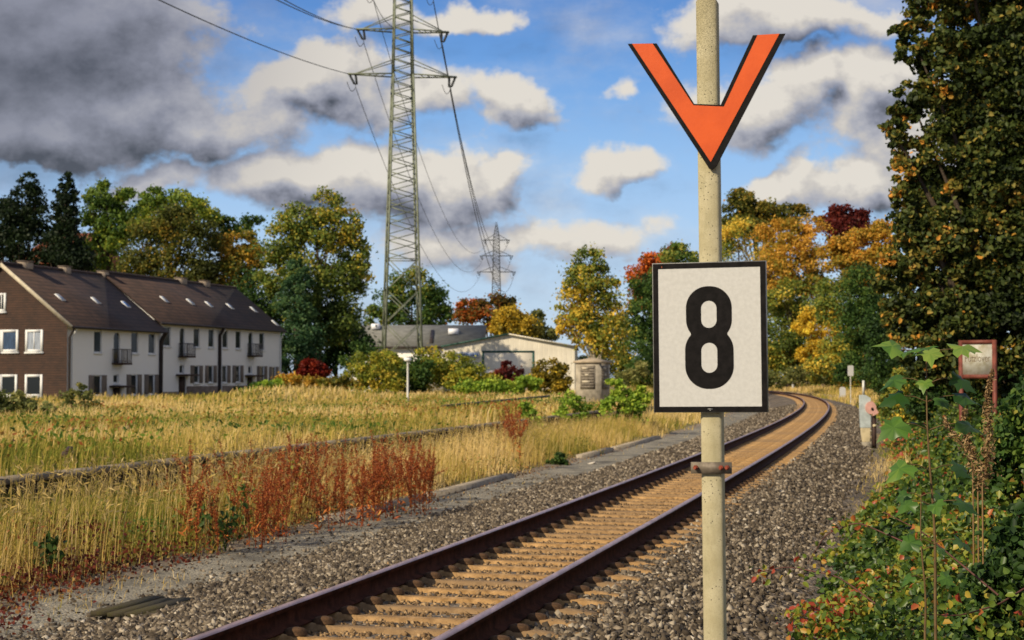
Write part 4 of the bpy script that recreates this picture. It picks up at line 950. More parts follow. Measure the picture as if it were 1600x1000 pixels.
def rowmat(name, col, rowh, bump, col2):
    m, t, b = newmat(name)
    co = t.n('ShaderNodeTexCoord').outputs['Object']; sp = t.n('ShaderNodeSeparateXYZ', {0: co})
    r = t.m('DIVIDE', sp.outputs[2], rowh); fr = t.m('FRACT', r); fl = t.m('FLOOR', r)
    cx = t.m('FLOOR', t.m('ADD', t.m('DIVIDE', t.m('ADD', sp.outputs[0], sp.outputs[1]), .32), t.m('MULTIPLY', fl, .5)))
    wn = t.n('ShaderNodeTexWhiteNoise', {'Vector': t.n('ShaderNodeCombineXYZ', {0: cx, 1: fl}).outputs[0]}, noise_dimensions='3D').outputs[0]
    n1 = t.n('ShaderNodeTexNoise', {'Vector': co, 'Scale': .9, 'Detail': 7.0, 'Roughness': .7}).outputs[0]
    c = t.mix(t.m('ADD', t.m('MULTIPLY', wn, .45), t.m('MULTIPLY', t.sstep(n1, .3, .7), .55)), col, col2)
    c = t.mix(t.m('MULTIPLY', t.sstep(fr, .34, .0), .85), c, (.008, .006, .005))
    t.nt.links.new(c, b.inputs['Base Color']); b.inputs['Roughness'].default_value = .85
    t.nt.links.new(t.n('ShaderNodeBump', {'Strength': 1.0, 'Distance': bump, 'Height': t.m('SUBTRACT', 1.0, fr)}).outputs[0], b.inputs['Normal'])
    return m
MROOF = rowmat('roof_tiles', (.020, .011, .008), .26, .07, (.066, .034, .022))
MSHING = rowmat('brown_shingles', (.024, .010, .005), .16, .03, (.062, .026, .012))
MBRICKC = pbr('chimney_brick', (.30, .24, .18), .9, .3, 8)
def wall_openings(mb, x0, x1, z0, z1, ops, y, T, dep=.12):
    """wall face in the plane local y, pierced by ops (a, b, c, d), with reveals running inwards; T maps (s, y, z) to points"""
    xs = sorted({x0, x1, *[o[0] for o in ops], *[o[1] for o in ops]}); zs = sorted({z0, z1, *[o[2] for o in ops], *[o[3] for o in ops]})
    for a, b in zip(xs, xs[1:]):
        for c, d in zip(zs, zs[1:]):
            mx, mz = (a + b) / 2, (c + d) / 2
            if any(o[0] < mx < o[1] and o[2] < mz < o[3] for o in ops): continue
            mb.add(T([(a, y, c), (b, y, c), (b, y, d), (a, y, d)]), [[0, 1, 2, 3]])
    for a, b, c, d in ops:
        q = [(a, c), (b, c), (b, d), (a, d)]
        for (s1, z1_), (s2, z2_) in zip(q, q[1:] + q[:1]): mb.add(T([(s1, y, z1_), (s2, y, z2_), (s2, y + dep, z2_), (s1, y + dep, z1_)]), [[0, 1, 2, 3]])
def window(par, a, b, c, d, y, T, pane=None, fw=.07, mull=True, sill=True, proud=-.10, arch=False):
    """frame set proud metres behind (negative: in) the wall plane, with a pane behind it"""
    f = MB(); yy = y - proud
    for (s0, s1, z0, z1) in ((a + .003, a + fw, c + .003, d - .003), (b - fw, b - .003, c + .003, d - .003), (a + fw, b - fw, c + .003, c + fw), (a + fw, b - fw, d - fw, d - .003)) + ((((a + b) / 2 - .03, (a + b) / 2 + .03, c + fw, d - fw),) if mull else ()):
        P = T([(s0, yy, z0), (s1, yy, z0), (s1, yy + .05, z0), (s0, yy + .05, z0), (s0, yy, z1), (s1, yy, z1), (s1, yy + .05, z1), (s0, yy + .05, z1)])
        f.add(P, [[0, 1, 5, 4], [1, 2, 6, 5], [2, 3, 7, 6], [3, 0, 4, 7], [3, 2, 1, 0], [4, 5, 6, 7]])
    fo = f.build('window', MFRAME, par)
    MB().add(T([(a + .01, yy + .035, c + .01), (b - .01, yy + .035, c + .01), (b - .01, yy + .035, d - .01), (a + .01, yy + .035, d - .01)]), [[0, 1, 2, 3]]).build('pane', pane or MGLASS, fo)
    if sill:
        P = T([(a - .05, y - .09, c - .11), (b + .05, y - .09, c - .11), (b + .05, y + .10, c - .11), (a - .05, y + .10, c - .11), (a - .05, y - .09, c - .004), (b + .05, y - .09, c - .004), (b + .05, y + .10, c - .004), (a - .05, y + .10, c - .004)])
        MB().add(P, [[0, 1, 5, 4], [1, 2, 6, 5], [2, 3, 7, 6], [3, 0, 4, 7], [3, 2, 1, 0], [4, 5, 6, 7]]).build('sill', MFRAME, fo)
    return fo
ID = lambda L: np.array(L, float)
def lbox(a, b, mt, name, par): return MB().box(a, b).build(name, mt, par)
def house(name, label, xa, xb, yo, z0, zeave, zridge, ups, arches, lows, doors, skys, chims, pipes, gable):
    o2 = P0 + HN * yo
    base = np.array([*P0, 0.])
    h = thing('terraced_house', label, 'house', base, HRZ, 'white terraced houses')
    X = lambda px: hit(px, o2, HD)
    ZZ = lambda px, py: zat(px, py, o2, HD)
    ops = []; wins = []
    for (l, r, t, b) in ups + lows: ops.append((X(l), X(r), ZZ((l + r) / 2, b), ZZ((l + r) / 2, t)))
    ops = [(max(a, xa + .03), b, c, d) for a, b, c, d in ops]; nw = len(ops)
    for (l, r, t, b) in arches: ops.append((X(l), X(r), ZZ((l + r) / 2, b), ZZ((l + r) / 2, t)))
    dr = []
    for (l, r, t, st) in doors:
        ops.append((X(l), X(r), z0 + .02, ZZ((l + r) / 2, t))); dr.append(ops[-1])
        ops.append((X(st[0]), X(st[1]), ZZ(l, st[3]), ZZ(l, st[2])))
    mb = MB(); wall_openings(mb, xa, xb, z0 - .8, zeave, ops, yo, ID)
    yB, yR = 9.8, 4.9
    mb.add([(xa, yB, z0 - .8), (xb, yB, z0 - .8), (xb, yB, zeave), (xa, yB, zeave)], [[3, 2, 1, 0]])
    for xx, fl in ((xa, 1), (xb, 0)):
        if xx == xa and gable: continue
        q = [(xx, yo, z0 - .8), (xx, yB, z0 - .8), (xx, yB, zeave), (xx, yR, zridge - .12), (xx, yo, zeave)]; mb.add(q, [[0, 4, 3, 2, 1] if fl else [0, 1, 2, 3, 4]])
    mb.build('wall', MPLAST, h)
    lbox((xa + .01, yo - .03, z0 - .8), (dr[0][0] - .1 if dr else xb, yo - .003, z0 + .15), MPLINTH, 'plinth', h)
    if dr: lbox((dr[0][1] + .1, yo - .03, z0 - .8), (xb - .01 if len(dr) < 2 else dr[1][0] - .1, yo - .003, z0 + (.15 if gable else .55)), MPLINTH, 'plinth', h)
    for a, b, c, d in ops[:nw]: window(h, a, b, c, d, yo, ID, mull=False, fw=.07, proud=-.05)
    for a, b, c, d in ops[nw:nw + len(arches)]:
        window(h, a, b, c, d, yo, ID, mull=False, fw=.06, sill=False, proud=-.055)
        # arched head cut by a plaster spandrel on either side
        m = (a + b) / 2; r = (b - a) / 2; n = 8
        for s in (-1, 1):
            arc = [(m + s * r * math.cos(math.pi / 2 * q / n), d - r + r * math.sin(math.pi / 2 * q / n)) for q in range(n + 1)]
            poly = [(m + s * r, d)] + arc[::1] ; poly = poly if s < 0 else poly[::-1]
            M = FACE.copy(); M[1, 3] = yo + .05; MB().prism(poly, M, .048).build('arch_spandrel', MPLAST, h)
        z_ = c + .05; bx0, bx1 = a - .22, b + .35 
        sl_ = lbox((bx0, yo - .75, z_ - .14), (bx1, yo - .003, z_), MDARKW, 'balcony', h)
        rl = MB()
        for q in np.linspace(bx0 + .03, bx1 - .03, 9): rl.bar([q, yo - .72, z_], [q, yo - .72, z_ + .92], .028)
        for q in np.linspace(yo - .7, yo - .06, 5):
            for e in (bx0 + .03, bx1 - .03): rl.bar([e, q, z_], [e, q, z_ + .92], .028)
        for zz in (z_ + .92, z_ + .12): rl.bar([bx0, yo - .72, zz], [bx1, yo - .72, zz], .045); rl.bar([bx0 + .03, yo - .72, zz], [bx0 + .03, yo - .02, zz], .045); rl.bar([bx1 - .03, yo - .72, zz], [bx1 - .03, yo - .02, zz], .045)
        rl.build('railing', MIRON, sl_)
    for (l, r, t, b), (a, bb, c, d) in zip(ups + lows, ops[:nw]):
        if (l, r, t, b) in lows:
            sw = max(.42, (bb - a) * .62)
            for s0, s1 in ((a - sw, a - .01), (bb + .01, bb + sw)):
                if s0 < xa: continue
                sh = MB().box((s0, yo - .05, c), (s1, yo - .005, d))
                for zq in np.arange(c + .08, d - .08, .09): sh.box((s0 + .06, yo - .062, zq), (s1 - .06, yo - .052, zq + .055))
                sh.build('shutter', MSHUT, h)
    for (a, b, c, d) in dr:
        do = lbox((a + .01, yo + .08, c), (b - .01, yo + .13, d - .01), MDARKW, 'door', h); lbox((b - .16, yo + .03, c + 1.0), (b - .12, yo + .078, c + 1.12), MIRON, 'handle', do)
        lbox((a - .45, yo - .85, d + .02), (b + .45, yo - .003, d + .16), MDARKW, 'door_canopy', h)
        lbox((a - .2, yo - .6, z0 - .8), (b + .2, yo - .032, z0 + .02), MPLINTH, 'doorstep', h)
    for q, (l, r, t, st) in enumerate(doors):
        a, b, c, d = ops[nw + len(arches) + 2 * q + 1]; window(h, a, b, c, d, yo, ID, mull=False, fw=.08)
    # roof
    ye = yo - .45; sl0 = (zridge - zeave) / (yR - yo); zE = zeave - .45 * sl0 + .14; zR = zridge + .14
    x0, x1 = xa - (.18 if gable else 0), xb + (.18 if not gable else .12)
    q = [(x, y, z) for x in (x0, x1) for y, z in ((ye, zE), (yR, zR), (yB + .45, zE), (yB + .45, zE - .14), (yR, zR - .16), (ye, zE - .14))]
    rf = MB().add(q, [[0, 6, 7, 1], [1, 7, 8, 2], [2, 8, 9, 3], [3, 9, 10, 4], [4, 10, 11, 5], [5, 11, 6, 0], [0, 1, 4, 5], [1, 2, 3, 4], [6, 11, 10, 7], [7, 10, 9, 8]])
    roof = rf.build('roof', MROOF, h)
    MB().tube([(x, yR, zR + .01) for x in np.linspace(x0 + .02, x1 - .02, 30)], .11, 8).build('ridge_tiles', MROOF, roof)
    for q, (px, py, mt) in enumerate(skys):
        # where the ray to the skylight meets the front slope
        best = None
        for yy in np.linspace(yo, yR, 200):
            oo_ = P0 + HN * yy; s = hit(px, oo_, HD); z = W(px, py, oo_[1] + s * HD[1])[2]; e = abs(z - (zE + (yy - ye) * sl0))
            if best is None or e < best[0]: best = (e, s, yy)
        _, s, yy = best; n = np.array([0, -sl0, 1]) / math.hypot(1, sl0); t = np.array([0, 1, sl0]) / math.hypot(1, sl0); c = np.array([s, yy, zE + (yy - ye) * sl0])
        A = np.eye(4); A[:3, 0] = (1, 0, 0); A[:3, 1] = t; A[:3, 2] = n; A[:3, 3] = c
        sk = MB().box((-.25, -.36, -.02), (.25, .36, .05), M=A).build('skylight', MFRAME, roof)
        MB().box((-.21, -.31, .051), (.21, .31, .055), M=A).build('pane', mt, sk)
    for px, wd in chims:
        s = hit(px, P0 + HN * yR, HD); cb = lbox((s - wd / 2, yR - .3, zR - .5), (s + wd / 2, yR + .3, zR + .24), MBRICKC, 'chimney', roof)
        lbox((s - wd / 2 - .05, yR - .35, zR + .24), (s + wd / 2 + .05, yR + .35, zR + .30), MPLINTH, 'chimney_cap', roof)
    gt_ = MB().tube([(x, ye - .06, zE - .10) for x in np.linspace(x0 + .05, x1 - .05, 8)], .085, 8); gt_.build('gutter', MPIPE, h)
    for px, rr, mt in pipes:
        s = px; MB().tube([(s, ye - .03, zE - .12), (s, ye + .1, zE - .3), (s, yo - .10, zE - .75), (s, yo - .10, z0 - .6)], rr, 8).build('drainpipe', mt, h)
    return h, (xa, yo, zE, zR, ye, yR, yB, sl0)
sky1 = glassmat('skylight_pane', (.30, .34, .40)); sky2 = pbr('skylight_blue', (.05, .16, .42), .2, .2)
zeA, zrA = zat(180, 508.5, P0, HD), W(0, 414, P0[1] + HN[1] * 4.9)[2]
XS = hit(252, P0, HD)
pvc = MFRAME
hA, gA = house('house', 'nearer white house with brown shingled gable end and dark tiled roof', 0, XS, 0., -.15, zeA, zrA,
    [(146.8, 159, 517, 551), (205, 216, 519, 552), (232, 242.6, 521, 553)], [(177.6, 187.5, 519, 568)],
    [(146.6, 159, 586, 618), (204.6, 215, 585, 617), (232, 242, 585, 616)], [(176.5, 190, 606, (177.6, 186.6, 585, 599))],
    [(93, 465, sky1), (149, 470, sky1), (196, 476, sky2), (210, 463.5, sky1)], [(38, 1.0), (100, .7), (160, .7)], [(XS - .22, .15, MPIPE), (.12, .07, MPIPE), (.45, .05, pvc)], True)
o2 = P0 + HN * .6
XE = hit(438, o2, HD)
hB, gB = house('house', 'farther white house with a row of grey shutters, set back and slightly higher', XS + .01, XE, .6, .45, zat(345, 506, o2, HD), zrA + .22,
    [(254, 266.5, 510, 541), (302.5, 312, 513, 542.5), (325.5, 334.5, 514, 543), (347.5, 356, 516, 544), (368, 376.5, 517, 545), (405, 413, 520, 547)],
    [(280.7, 288.6, 512, 557), (388, 395, 519, 556)],
    [(303, 311.5, 571, 598.5), (325.5, 333.5, 571, 598), (347, 355, 571, 598), (368, 375.5, 571, 597.5), (406, 413, 572, 597.5), (424.5, 431, 573, 597)],
    [(279.5, 291, 588, (280.7, 288, 570, 584)), (386.5, 395.5, 589, (388, 394, 572, 584))],
    [(256, 468, sky1), (297, 472, sky1), (326, 476, sky1), (359, 479, sky1), (396, 484, sky1), (430, 505, sky1)], [(282, 1.0), (319, .9)],
    [(hit(341.5, o2, HD), .13, MPIPE), (hit(344.5, o2, HD), .05, pvc), (XE - .15, .06, pvc)], False)
# brown gable end of the nearer house
xa, yo, zE, zR, ye, yR, yB, sl0 = gA
GXY = lambda px: hit(px, P0, HN); GZZ = lambda px, py: zat(px, py, P0, HN)
TG = lambda L: np.array([(y_, s, z) for s, y_, z in L], float) * [1, 1, 1]
def TGf(L): return np.array([(xa + y_, s, z) for s, y_, z in L], float)
gops = [(GXY(r), GXY(l), GZZ((l + r) / 2, b), GZZ((l + r) / 2, t)) for l, r, t, b in ((2, 29, 515, 550), (40, 67.5, 515, 550), (1, 28, 585, 620), (40, 67.5, 585, 620))]
gops += [(9.8 - b_, 9.8 - a_, c_, d_) for a_, b_, c_, d_ in gops]
mb = MB(); zt_ = zeA - .02; wall_openings(mb, 0.002, 9.798, -.95, zt_, gops, -.012, lambda L: TGf([(s, y, z) for s, y, z in L])[:, [0, 1, 2]])
att = (GXY(9), 9.8 - GXY(9), GZZ(0, 487), GZZ(0, 458))
zz1, zz2 = att[2], att[3]; yl = lambda z: (z - zt_) / (zR - .2 - zt_) * 4.9
def quad(*p): mb.add(TGf([(s, -.012, z) for s, z in p]), [[0, 1, 2, 3]])
quad((0.002, zt_), (9.798, zt_), (9.8 - yl(zz1), zz1), (yl(zz1), zz1)); quad((yl(zz1), zz1), (att[0], zz1), (att[0], zz2), (yl(zz2), zz2)); quad((att[1], zz1), (9.8 - yl(zz1), zz1), (9.8 - yl(zz2), zz2), (att[1], zz2))
mb.add(TGf([(yl(zz2), -.012, zz2), (9.8 - yl(zz2), -.012, zz2), (4.9, -.012, zR - .2)]), [[0, 1, 2]])
mb.build('gable_cladding', MSHING, hA)
TW = lambda L: TGf([(s, y, z) for s, y, z in L])
pn = [MBLUEC, MCURT, MGLASS, MGLASS]
for q, (a, b, c, d) in enumerate(gops): window(hA, a, b, c, d, -.012, TW, pane=pn[q % 4], fw=.17, proud=.05, sill=True, mull=(q % 4) == 1)
window(hA, att[0], att[1], att[2], att[3], -.012, TW, fw=.16, proud=.05)
vb = MB()
for s in (0, 1):
    y0_, y1_ = (ye, yR) if s == 0 else (yB + .45, yR); vb.bar((-.22, y0_, zE - .10), (-.22, y1_, zR - .10), .06, .24)
vb.build('verge_board', MCREAM, hA)

# red roofed house behind the pines
c0 = W(120, 600, 188); rh = thing('red_roofed_house', 'house with orange red tiled roof mostly hidden behind the dark pines', 'house', (c0[0], 188, 0), R(-12))
zr = W(120, 364, 188)[2]; ze = W(150, 412, 188)[2]
lbox((-5.5, -3.6, 0), (4.2, 3.6, ze), pbr('red_house_wall', (.22, .12, .08), .9), 'wall', rh)
MB().add([(-6, -4.2, ze - .3), (4.8, -4.2, ze - .3), (4.8, 4.2, ze - .3), (-6, 4.2, ze - .3), (-3.4, 0, zr), (2.2, 0, zr)], [[0, 1, 5, 4], [1, 2, 5], [2, 3, 4, 5], [3, 0, 4], [3, 2, 1, 0]]).build('roof', rowmat('red_tiles', (.26, .07, .03), .3, .05, (.40, .13, .05)), rh)

# ------------------------------------------------------------------ industrial sheds
def ribbed(name, col, period, bump):
    m, t, b = newmat(name); co = t.n('ShaderNodeTexCoord').outputs['Object']; sx = t.n('ShaderNodeSeparateXYZ', {0: co}).outputs[0]
    fr = t.m('FRACT', t.m('DIVIDE', sx, period)); n1 = t.n('ShaderNodeTexNoise', {'Vector': co, 'Scale': .6, 'Detail': 6.0}).outputs[0]
    c = t.mix(t.sstep(n1, .3, .7), col, [q * .82 for q in col]); c = t.mix(t.m('MULTIPLY', t.sstep(fr, .1, .02), .25), c, (.2, .19, .17))
    t.nt.links.new(c, b.inputs['Base Color']); b.inputs['Roughness'].default_value = .7
    t.nt.links.new(t.n('ShaderNodeBump', {'Strength': 1.0, 'Distance': bump, 'Height': t.sstep(fr, 0, .2)}).outputs[0], b.inputs['Normal'])
    return m
MSHED = ribbed('shed_panel', (.78, .72, .58), .5, .03); MSHEDR = pbr('shed_roof', (.30, .30, .29), .8, .15, 1)
MGREENF = pbr('green_frame', (.03, .09, .07), .6)
DW = 165.; wb = W(795, 600, DW); wh = thing('warehouse', 'pale cream warehouse with low gable and green framed door', 'warehouse', (wb[0], DW, 0), R(-3))
hwid = 103 * DW / F; zev = W(795, 541.5, DW)[2]; zpk = W(795, 522.5, DW)[2]
dl, drr, dt = (755 - 795) * DW / F, (833 - 795) * DW / F, W(795, 551, DW)[2]
mb = MB(); mb.add([(-hwid, 0, -.5), (dl, 0, -.5), (dl, 0, dt), (-hwid, 0, dt)], [[0, 1, 2, 3]]); mb.add([(drr, 0, -.5), (hwid, 0, -.5), (hwid, 0, dt), (drr, 0, dt)], [[0, 1, 2, 3]])
mb.add([(-hwid, 0, dt), (hwid, 0, dt), (hwid, 0, zev), (0, 0, zpk), (-hwid, 0, zev)], [[0, 1, 2, 3, 4]])
mb.add([(-hwid, 0, -.5), (-hwid, 26, -.5), (-hwid, 26, zev), (-hwid, 0, zev)], [[1, 0, 3, 2]]); mb.add([(hwid, 0, -.5), (hwid, 26, -.5), (hwid, 26, zev), (hwid, 0, zev)], [[0, 1, 2, 3]])
mb.add([(-hwid, 26, -.5), (hwid, 26, -.5), (hwid, 26, zev), (0, 26, zpk), (-hwid, 26, zev)], [[4, 3, 2, 1, 0]])
mb.build('wall', MSHED, wh)
rf = MB()
for s in (-1, 1): rf.bar((s * (hwid + .2), 12.9, zev + .02), (0, 12.9, zpk + .06), 26.4, .10)
rf.build('roof', MSHEDR, wh)
tr = MB(); tr.bar((-hwid - .2, -.34, zev - .0), (0, -.34, zpk + .04), .06, .16); tr.build('barge_board', MGREENF, wh)
tr = MB(); tr.bar((hwid + .2, -.34, zev - .0), (0, -.34, zpk + .04), .06, .12); tr.build('barge_board', MSHED, wh)
dfr = MB().box((dl - .12, -.05, dt - .0), (drr + .12, -.002, dt + .2)).box((dl - .12, -.05, -.5), (dl + .08, -.002, dt - .002)).box((drr - .08, -.05, -.5), (drr + .12, -.002, dt - .002)).build('door_frame', MGREENF, wh)
dd = MB().box((dl + .082, -.03, -.5), (drr - .082, .10, dt - .003))
dd.build('door', pbr('door_panel', (.80, .73, .58), .6, .06), wh)
x0 = (706 - 795) * DW / F; x1 = (749 - 795) * DW / F; zs0, zs1 = W(795, 559.5, DW)[2], W(795, 550, DW)[2]
sg = MB().box((x0, -.06, zs0), (x1, -.002, zs1)).build('sign_panel', pbr('sign_pale', (.55, .58, .62), .5, .05), wh)
lt = MB(); xx = x0 + .28; zc0 = zs0 + .20; hh = .30                     # blue lettering too small to read
for wd, up in ((.30, 1.3), (.20, 1), (.24, 1), (.10, 1.25), (.30, 1), (.22, 1), (.12, 1.3), (.26, 1), (.24, 1.3), (.22, 1)):
    if xx + wd > x1 - .1: break
    lt.box((xx, -.075, zc0), (xx + wd * .38, -.061, zc0 + hh * up)); lt.box((xx + wd * .62, -.075, zc0), (xx + wd, -.061, zc0 + hh * .9)); lt.box((xx + wd * .38, -.074, zc0 + hh * .35), (xx + wd * .62, -.061, zc0 + hh * .6)); xx += wd + .09
lt.build('lettering', pbr('sign_blue', (.02, .12, .36), .5), sg)
# grey roofed hall behind
DG = 180.; gb0 = W(650, 600, DG); gh = thing('grey_roofed_hall', 'long low hall with grey roof and two white roof lights behind the pylon', 'hall', (gb0[0], DG, 0), R(-2))
xl, xr = (545 - 650) * DG / F, (742 - 650) * DG / F; z0_, z1_ = W(650, 540.5, DG)[2], W(650, 508, DG + 8)[2]
lbox((xl, 0, -.5), (xr, 16, z0_), MPLAST, 'wall', gh)
MB().add([(xl - .3, -.5, z0_ - .1), (xr + .3, -.5, z0_ - .1), (xr + .9, 8, z1_), (xl - .3, 8, z1_), (xr + .3, 16.5, z0_ - .1), (xl - .3, 16.5, z0_ - .1)], [[0, 1, 2, 3], [3, 2, 4, 5], [1, 4, 2], [0, 3, 5], [1, 0, 5, 4]]).build('roof', pbr('grey_roofing', (.17, .17, .155), .85, .2, 1.2), gh)
lbox((xl - .3, -.56, z0_ - .30), (xr + .3, -.502, z0_ - .05), MPIPE, 'gutter', gh)
slp_ = (z1_ - z0_ + .1) / 8.5
for px, py, w_ in ((576, 513, .46), (704, 520, .55)):
    x = (px - 650) * DG / F; yy = 6.6 if px < 600 else 4.6; z = z0_ - .1 + slp_ * (yy + .5)
    lbox((x - w_, yy - .8, z - .1), (x + w_, yy + .8, z + .55), pbr('roof_light_white', (.75, .76, .80), .4, .05), 'roof_light', gh)
x = (671 - 650) * DG / F; A = np.eye(4); A[:3, 1] = np.array([-.05, 1, slp_]) / math.hypot(1, slp_); A[:3, 3] = (x, 3.2, z0_ - .1 + slp_ * 3.7)
MB().box((-.2, -2.6, .02), (.2, 2.6, .12), M=A).build('roof_strip', MPIPE, gh)
for px in (590, 622, 668): x = (px - 650) * DG / F; lbox((x - .9, -.03, 2.6), (x + .9, -.003, 3.7), MGLASS, 'window', gh)
# parked white vehicle by the door
vb_ = W(757, 600, 150); van = thing('parked_van', 'small white van parked in front of the warehouse door', 'van', (vb_[0], 150, .25), R(8))
pr = [(-2.1, .45), (2.1, .45), (2.15, 1.1), (1.5, 1.25), (1.05, 1.95), (.8, 2.05), (-2.0, 2.05), (-2.12, 1.8)]
M = FACE.copy(); M[1, 3] = .85; MB().prism(pr, M, 1.7).build('body', pbr('van_paint', (.70, .72, .76), .35, .04), van)
MB().box((-.2, -.862, 1.3), (.95, -.852, 1.85)).build('side_window', MGLASS, van)
for xw in (-1.35, 1.35):
    for yw in (-.88, .72): MB().tube([(xw, yw, .34), (xw, yw + .18, .34)], .34, 16).build('wheel', MBLACK, van)

# ------------------------------------------------------------------ things in the field
MCONC = pbr('old_concrete', (.34, .30, .23), .95, .3, 3, bump=.01)
hb = W(926, 600, 78); hz = float(gzxy(np.array(hb[0]), np.array(78.))); hut = thing('concrete_hut', 'small weathered concrete hut with a shallow pyramid cap standing in the weeds', 'utility hut', (hb[0], 78, hz - .1), R(-27))
hw = .63; zt = W(920, 567.5, 78)[2] - hz + .1
hbody = MB().box((-hw, -hw, 0), (hw, hw, zt)).build('body', MCONC, hut)
MB().add([(s * (hw + .09), t * (hw + .09), z) for z in (zt + .002, zt + .10) for s, t in ((-1, -1), (1, -1), (1, 1), (-1, 1))] + [(0, 0, zt + .28)], [[0, 1, 5, 4], [1, 2, 6, 5], [2, 3, 7, 6], [3, 0, 4, 7], [3, 2, 1, 0], [4, 5, 8], [5, 6, 8], [6, 7, 8], [7, 4, 8]]).build('cap', pbr('hut_cap', (.36, .29, .20), .95, .25, 3), hut)
MLOUV = pbr('hut_louvre', (.20, .17, .13), .8, .4, 6)
for s in (0, 1):
    v = MB(); A = np.array(Matrix.Rotation(R(90) * s, 4, 'Z'))
    v.box((-.36, -hw - .03, zt - 1.25), (.42, -hw - .003, zt - .12), M=A)
    for z in np.arange(zt - 1.18, zt - .2, .13): v.box((-.31, -hw - .055, z), (.37, -hw - .031, z + .07), M=A)
    v.build('louvre_door', MLOUV, hut)
    for z, x_, w_ in ((zt - .30, -.1, .32), (zt - .62, .0, .2), (zt - .95, -.05, .4)): MB().box((x_ - w_ / 2, -hw - .060, z), (x_ + w_ / 2, -hw - .056, z + .10), M=A).build('notice', MCREAM, hut)
lb0 = G(637, 640, .02); lz = float(gzxy(lb0[0], lb0[1])); lamp = thing('lamp_post', 'slim pale lamp post with a rounded head standing alone in the field', 'lamp post', (lb0[0], lb0[1], lz))
lh = W(637, 561, lb0[1])[2] - lz
MLAMP = pbr('lamp_paint', (.55, .54, .48), .6, .15, 3)
MB().tube([(0, 0, -.1), (0, 0, .5), (0, 0, .52), (0, 0, lh - .12)], [.075, .075, .058, .05], 10).build('pole', MLAMP, lamp, smooth=False)
MB().tube([(0, 0, lh - .14), (0, 0, lh - .10), (0, 0, lh + .02), (0, 0, lh + .07)], [.06, .18, .20, .06], 14).build('lamp_head', pbr('lamp_white', (.78, .78, .75), .4, .05), lamp)
# old platform edge
yy = np.arange(15, 66, 1.5); pe = thing('platform_edge', 'low dark retaining edge of the old overgrown platform crossing the grass', 'platform edge', (*[float(c) for c in TP(-8.2, 15)], 0))
def along(u0, u1, z0, z1, ys_, mb, org):
    for a, b in zip(ys_, ys_[1:]):
        q = [TP(u, y) for y in (a, b - .012) for u in (u0, u1)]; v = [(x - org[0], y - org[1], z) for z in (z0, z1) for x, y in q]
        mb.add(v, [[0, 2, 3, 1], [4, 5, 7, 6], [0, 1, 5, 4], [2, 6, 7, 3], [0, 4, 6, 2], [1, 3, 7, 5]])
org = pe.location
w1 = MB(); along(-8.35, -8.12, -.7, .22, yy, w1, org); w1.build('retaining_wall', pbr('old_wall', (.035, .028, .022), .95, .5, 3, bump=.02), pe)
w1 = MB(); along(-8.42, -8.04, .224, .30, yy, w1, org); w1.build('coping', pbr('coping_stone', (.20, .165, .12), .95, .4, 2, bump=.015), pe)
# low railing
ra, rb_ = W(690, 635, 63), W(858, 619, 88); rail = thing('low_railing', 'low dark pipe railing on short posts beyond the grass left of the hut', 'railing', ra * [1, 1, 0])
dv = rb_ - ra; MB().tube([(dv * t + [0, 0, ra[2]]) for t in np.linspace(0, 1, 6)], .06, 8).build('top_rail', MPIPE, rail)
for t in np.linspace(.02, .99, 13):
    p = dv * t + [0, 0, ra[2]]; MB().bar((p[0], p[1], -.4), p, .06).build('post', MPIPE, rail)
# kerb stones
MKERB = pbr('kerb_concrete', (.33, .28, .21), .95, .3, 4, bump=.01)
KL = {0: 'long pale kerb stone along the gravel path, nearest to the dock stalks', 1: 'pale kerb stone partly covered by straw at the path edge', 2: 'pale kerb stone right behind the small dark bush', 3: 'farthest pale kerb stone left of the numbered board'}
for q, (ya, yb_) in enumerate(((22.6, 27.2), (27.6, 33.6), (41.5, 46), (46.8, 56))):
    m = MB(); x_, y_ = TP(-4.72, ya); org = (float(x_), float(y_), 0); seg = np.array([ya, yb_]); along(-4.84, -4.60, -.75, -.40 - .02 * (q % 2), seg, m, org)
    o = m.build('kerb_stone', MKERB); o.location = org; tag(o, KL[q], 'kerb stone', 'kerb stones along the gravel path')
# mossy board and rusty rod on the path
pbo = G(238, 955, -.5); bo = thing('mossy_board', 'flat mossy weathered board lying on the gravel path at lower left', 'board', (pbo[0], pbo[1], float(gzxy(pbo[0], pbo[1])) + .055), R(74))
for q in range(4):
    m = MB(); m.box((-.62 + rng.random() * .1, -.34 + q * .17, 0), (.6 - rng.random() * .12, -.182 + q * .17, .035 + .006 * (q % 2))); m.build('plank', pbr('moss_wood', (.13, .115, .035), .95, .6, 7, bump=.012, stretch=(.6, 3, 1), col2=(.05, .04, .025)), bo)
pr_ = G(262, 962, -.46); o = MB().tube([(-.42, 0, 0), (0, 0, .015), (.45, 0, .01)], .014, 8).build('rusty_rod', pbr('rod_rust', (.13, .045, .03), .8)); o.location = (float(pr_[0]), float(pr_[1]), float(gzxy(pr_[0], pr_[1])) + .05); o.rotation_euler = (0, 0, R(66)); tag(o, 'thin rust brown rod lying beside the mossy board', 'rod')
o = MB(); stones(o, np.array([[0, 0, .05]]), np.array([.11]), np.array([.9])); o = o.build('pale_stone', pbr('pale_stone', (.55, .5, .42), .9)); pp = G(925, 724, -.5); o.location = (float(pp[0]), float(pp[1]), float(gzxy(pp[0], pp[1]))); o.scale = (1.4, 1, .6); tag(o, 'single pale stone on the path right of the small dark bush', 'stone')
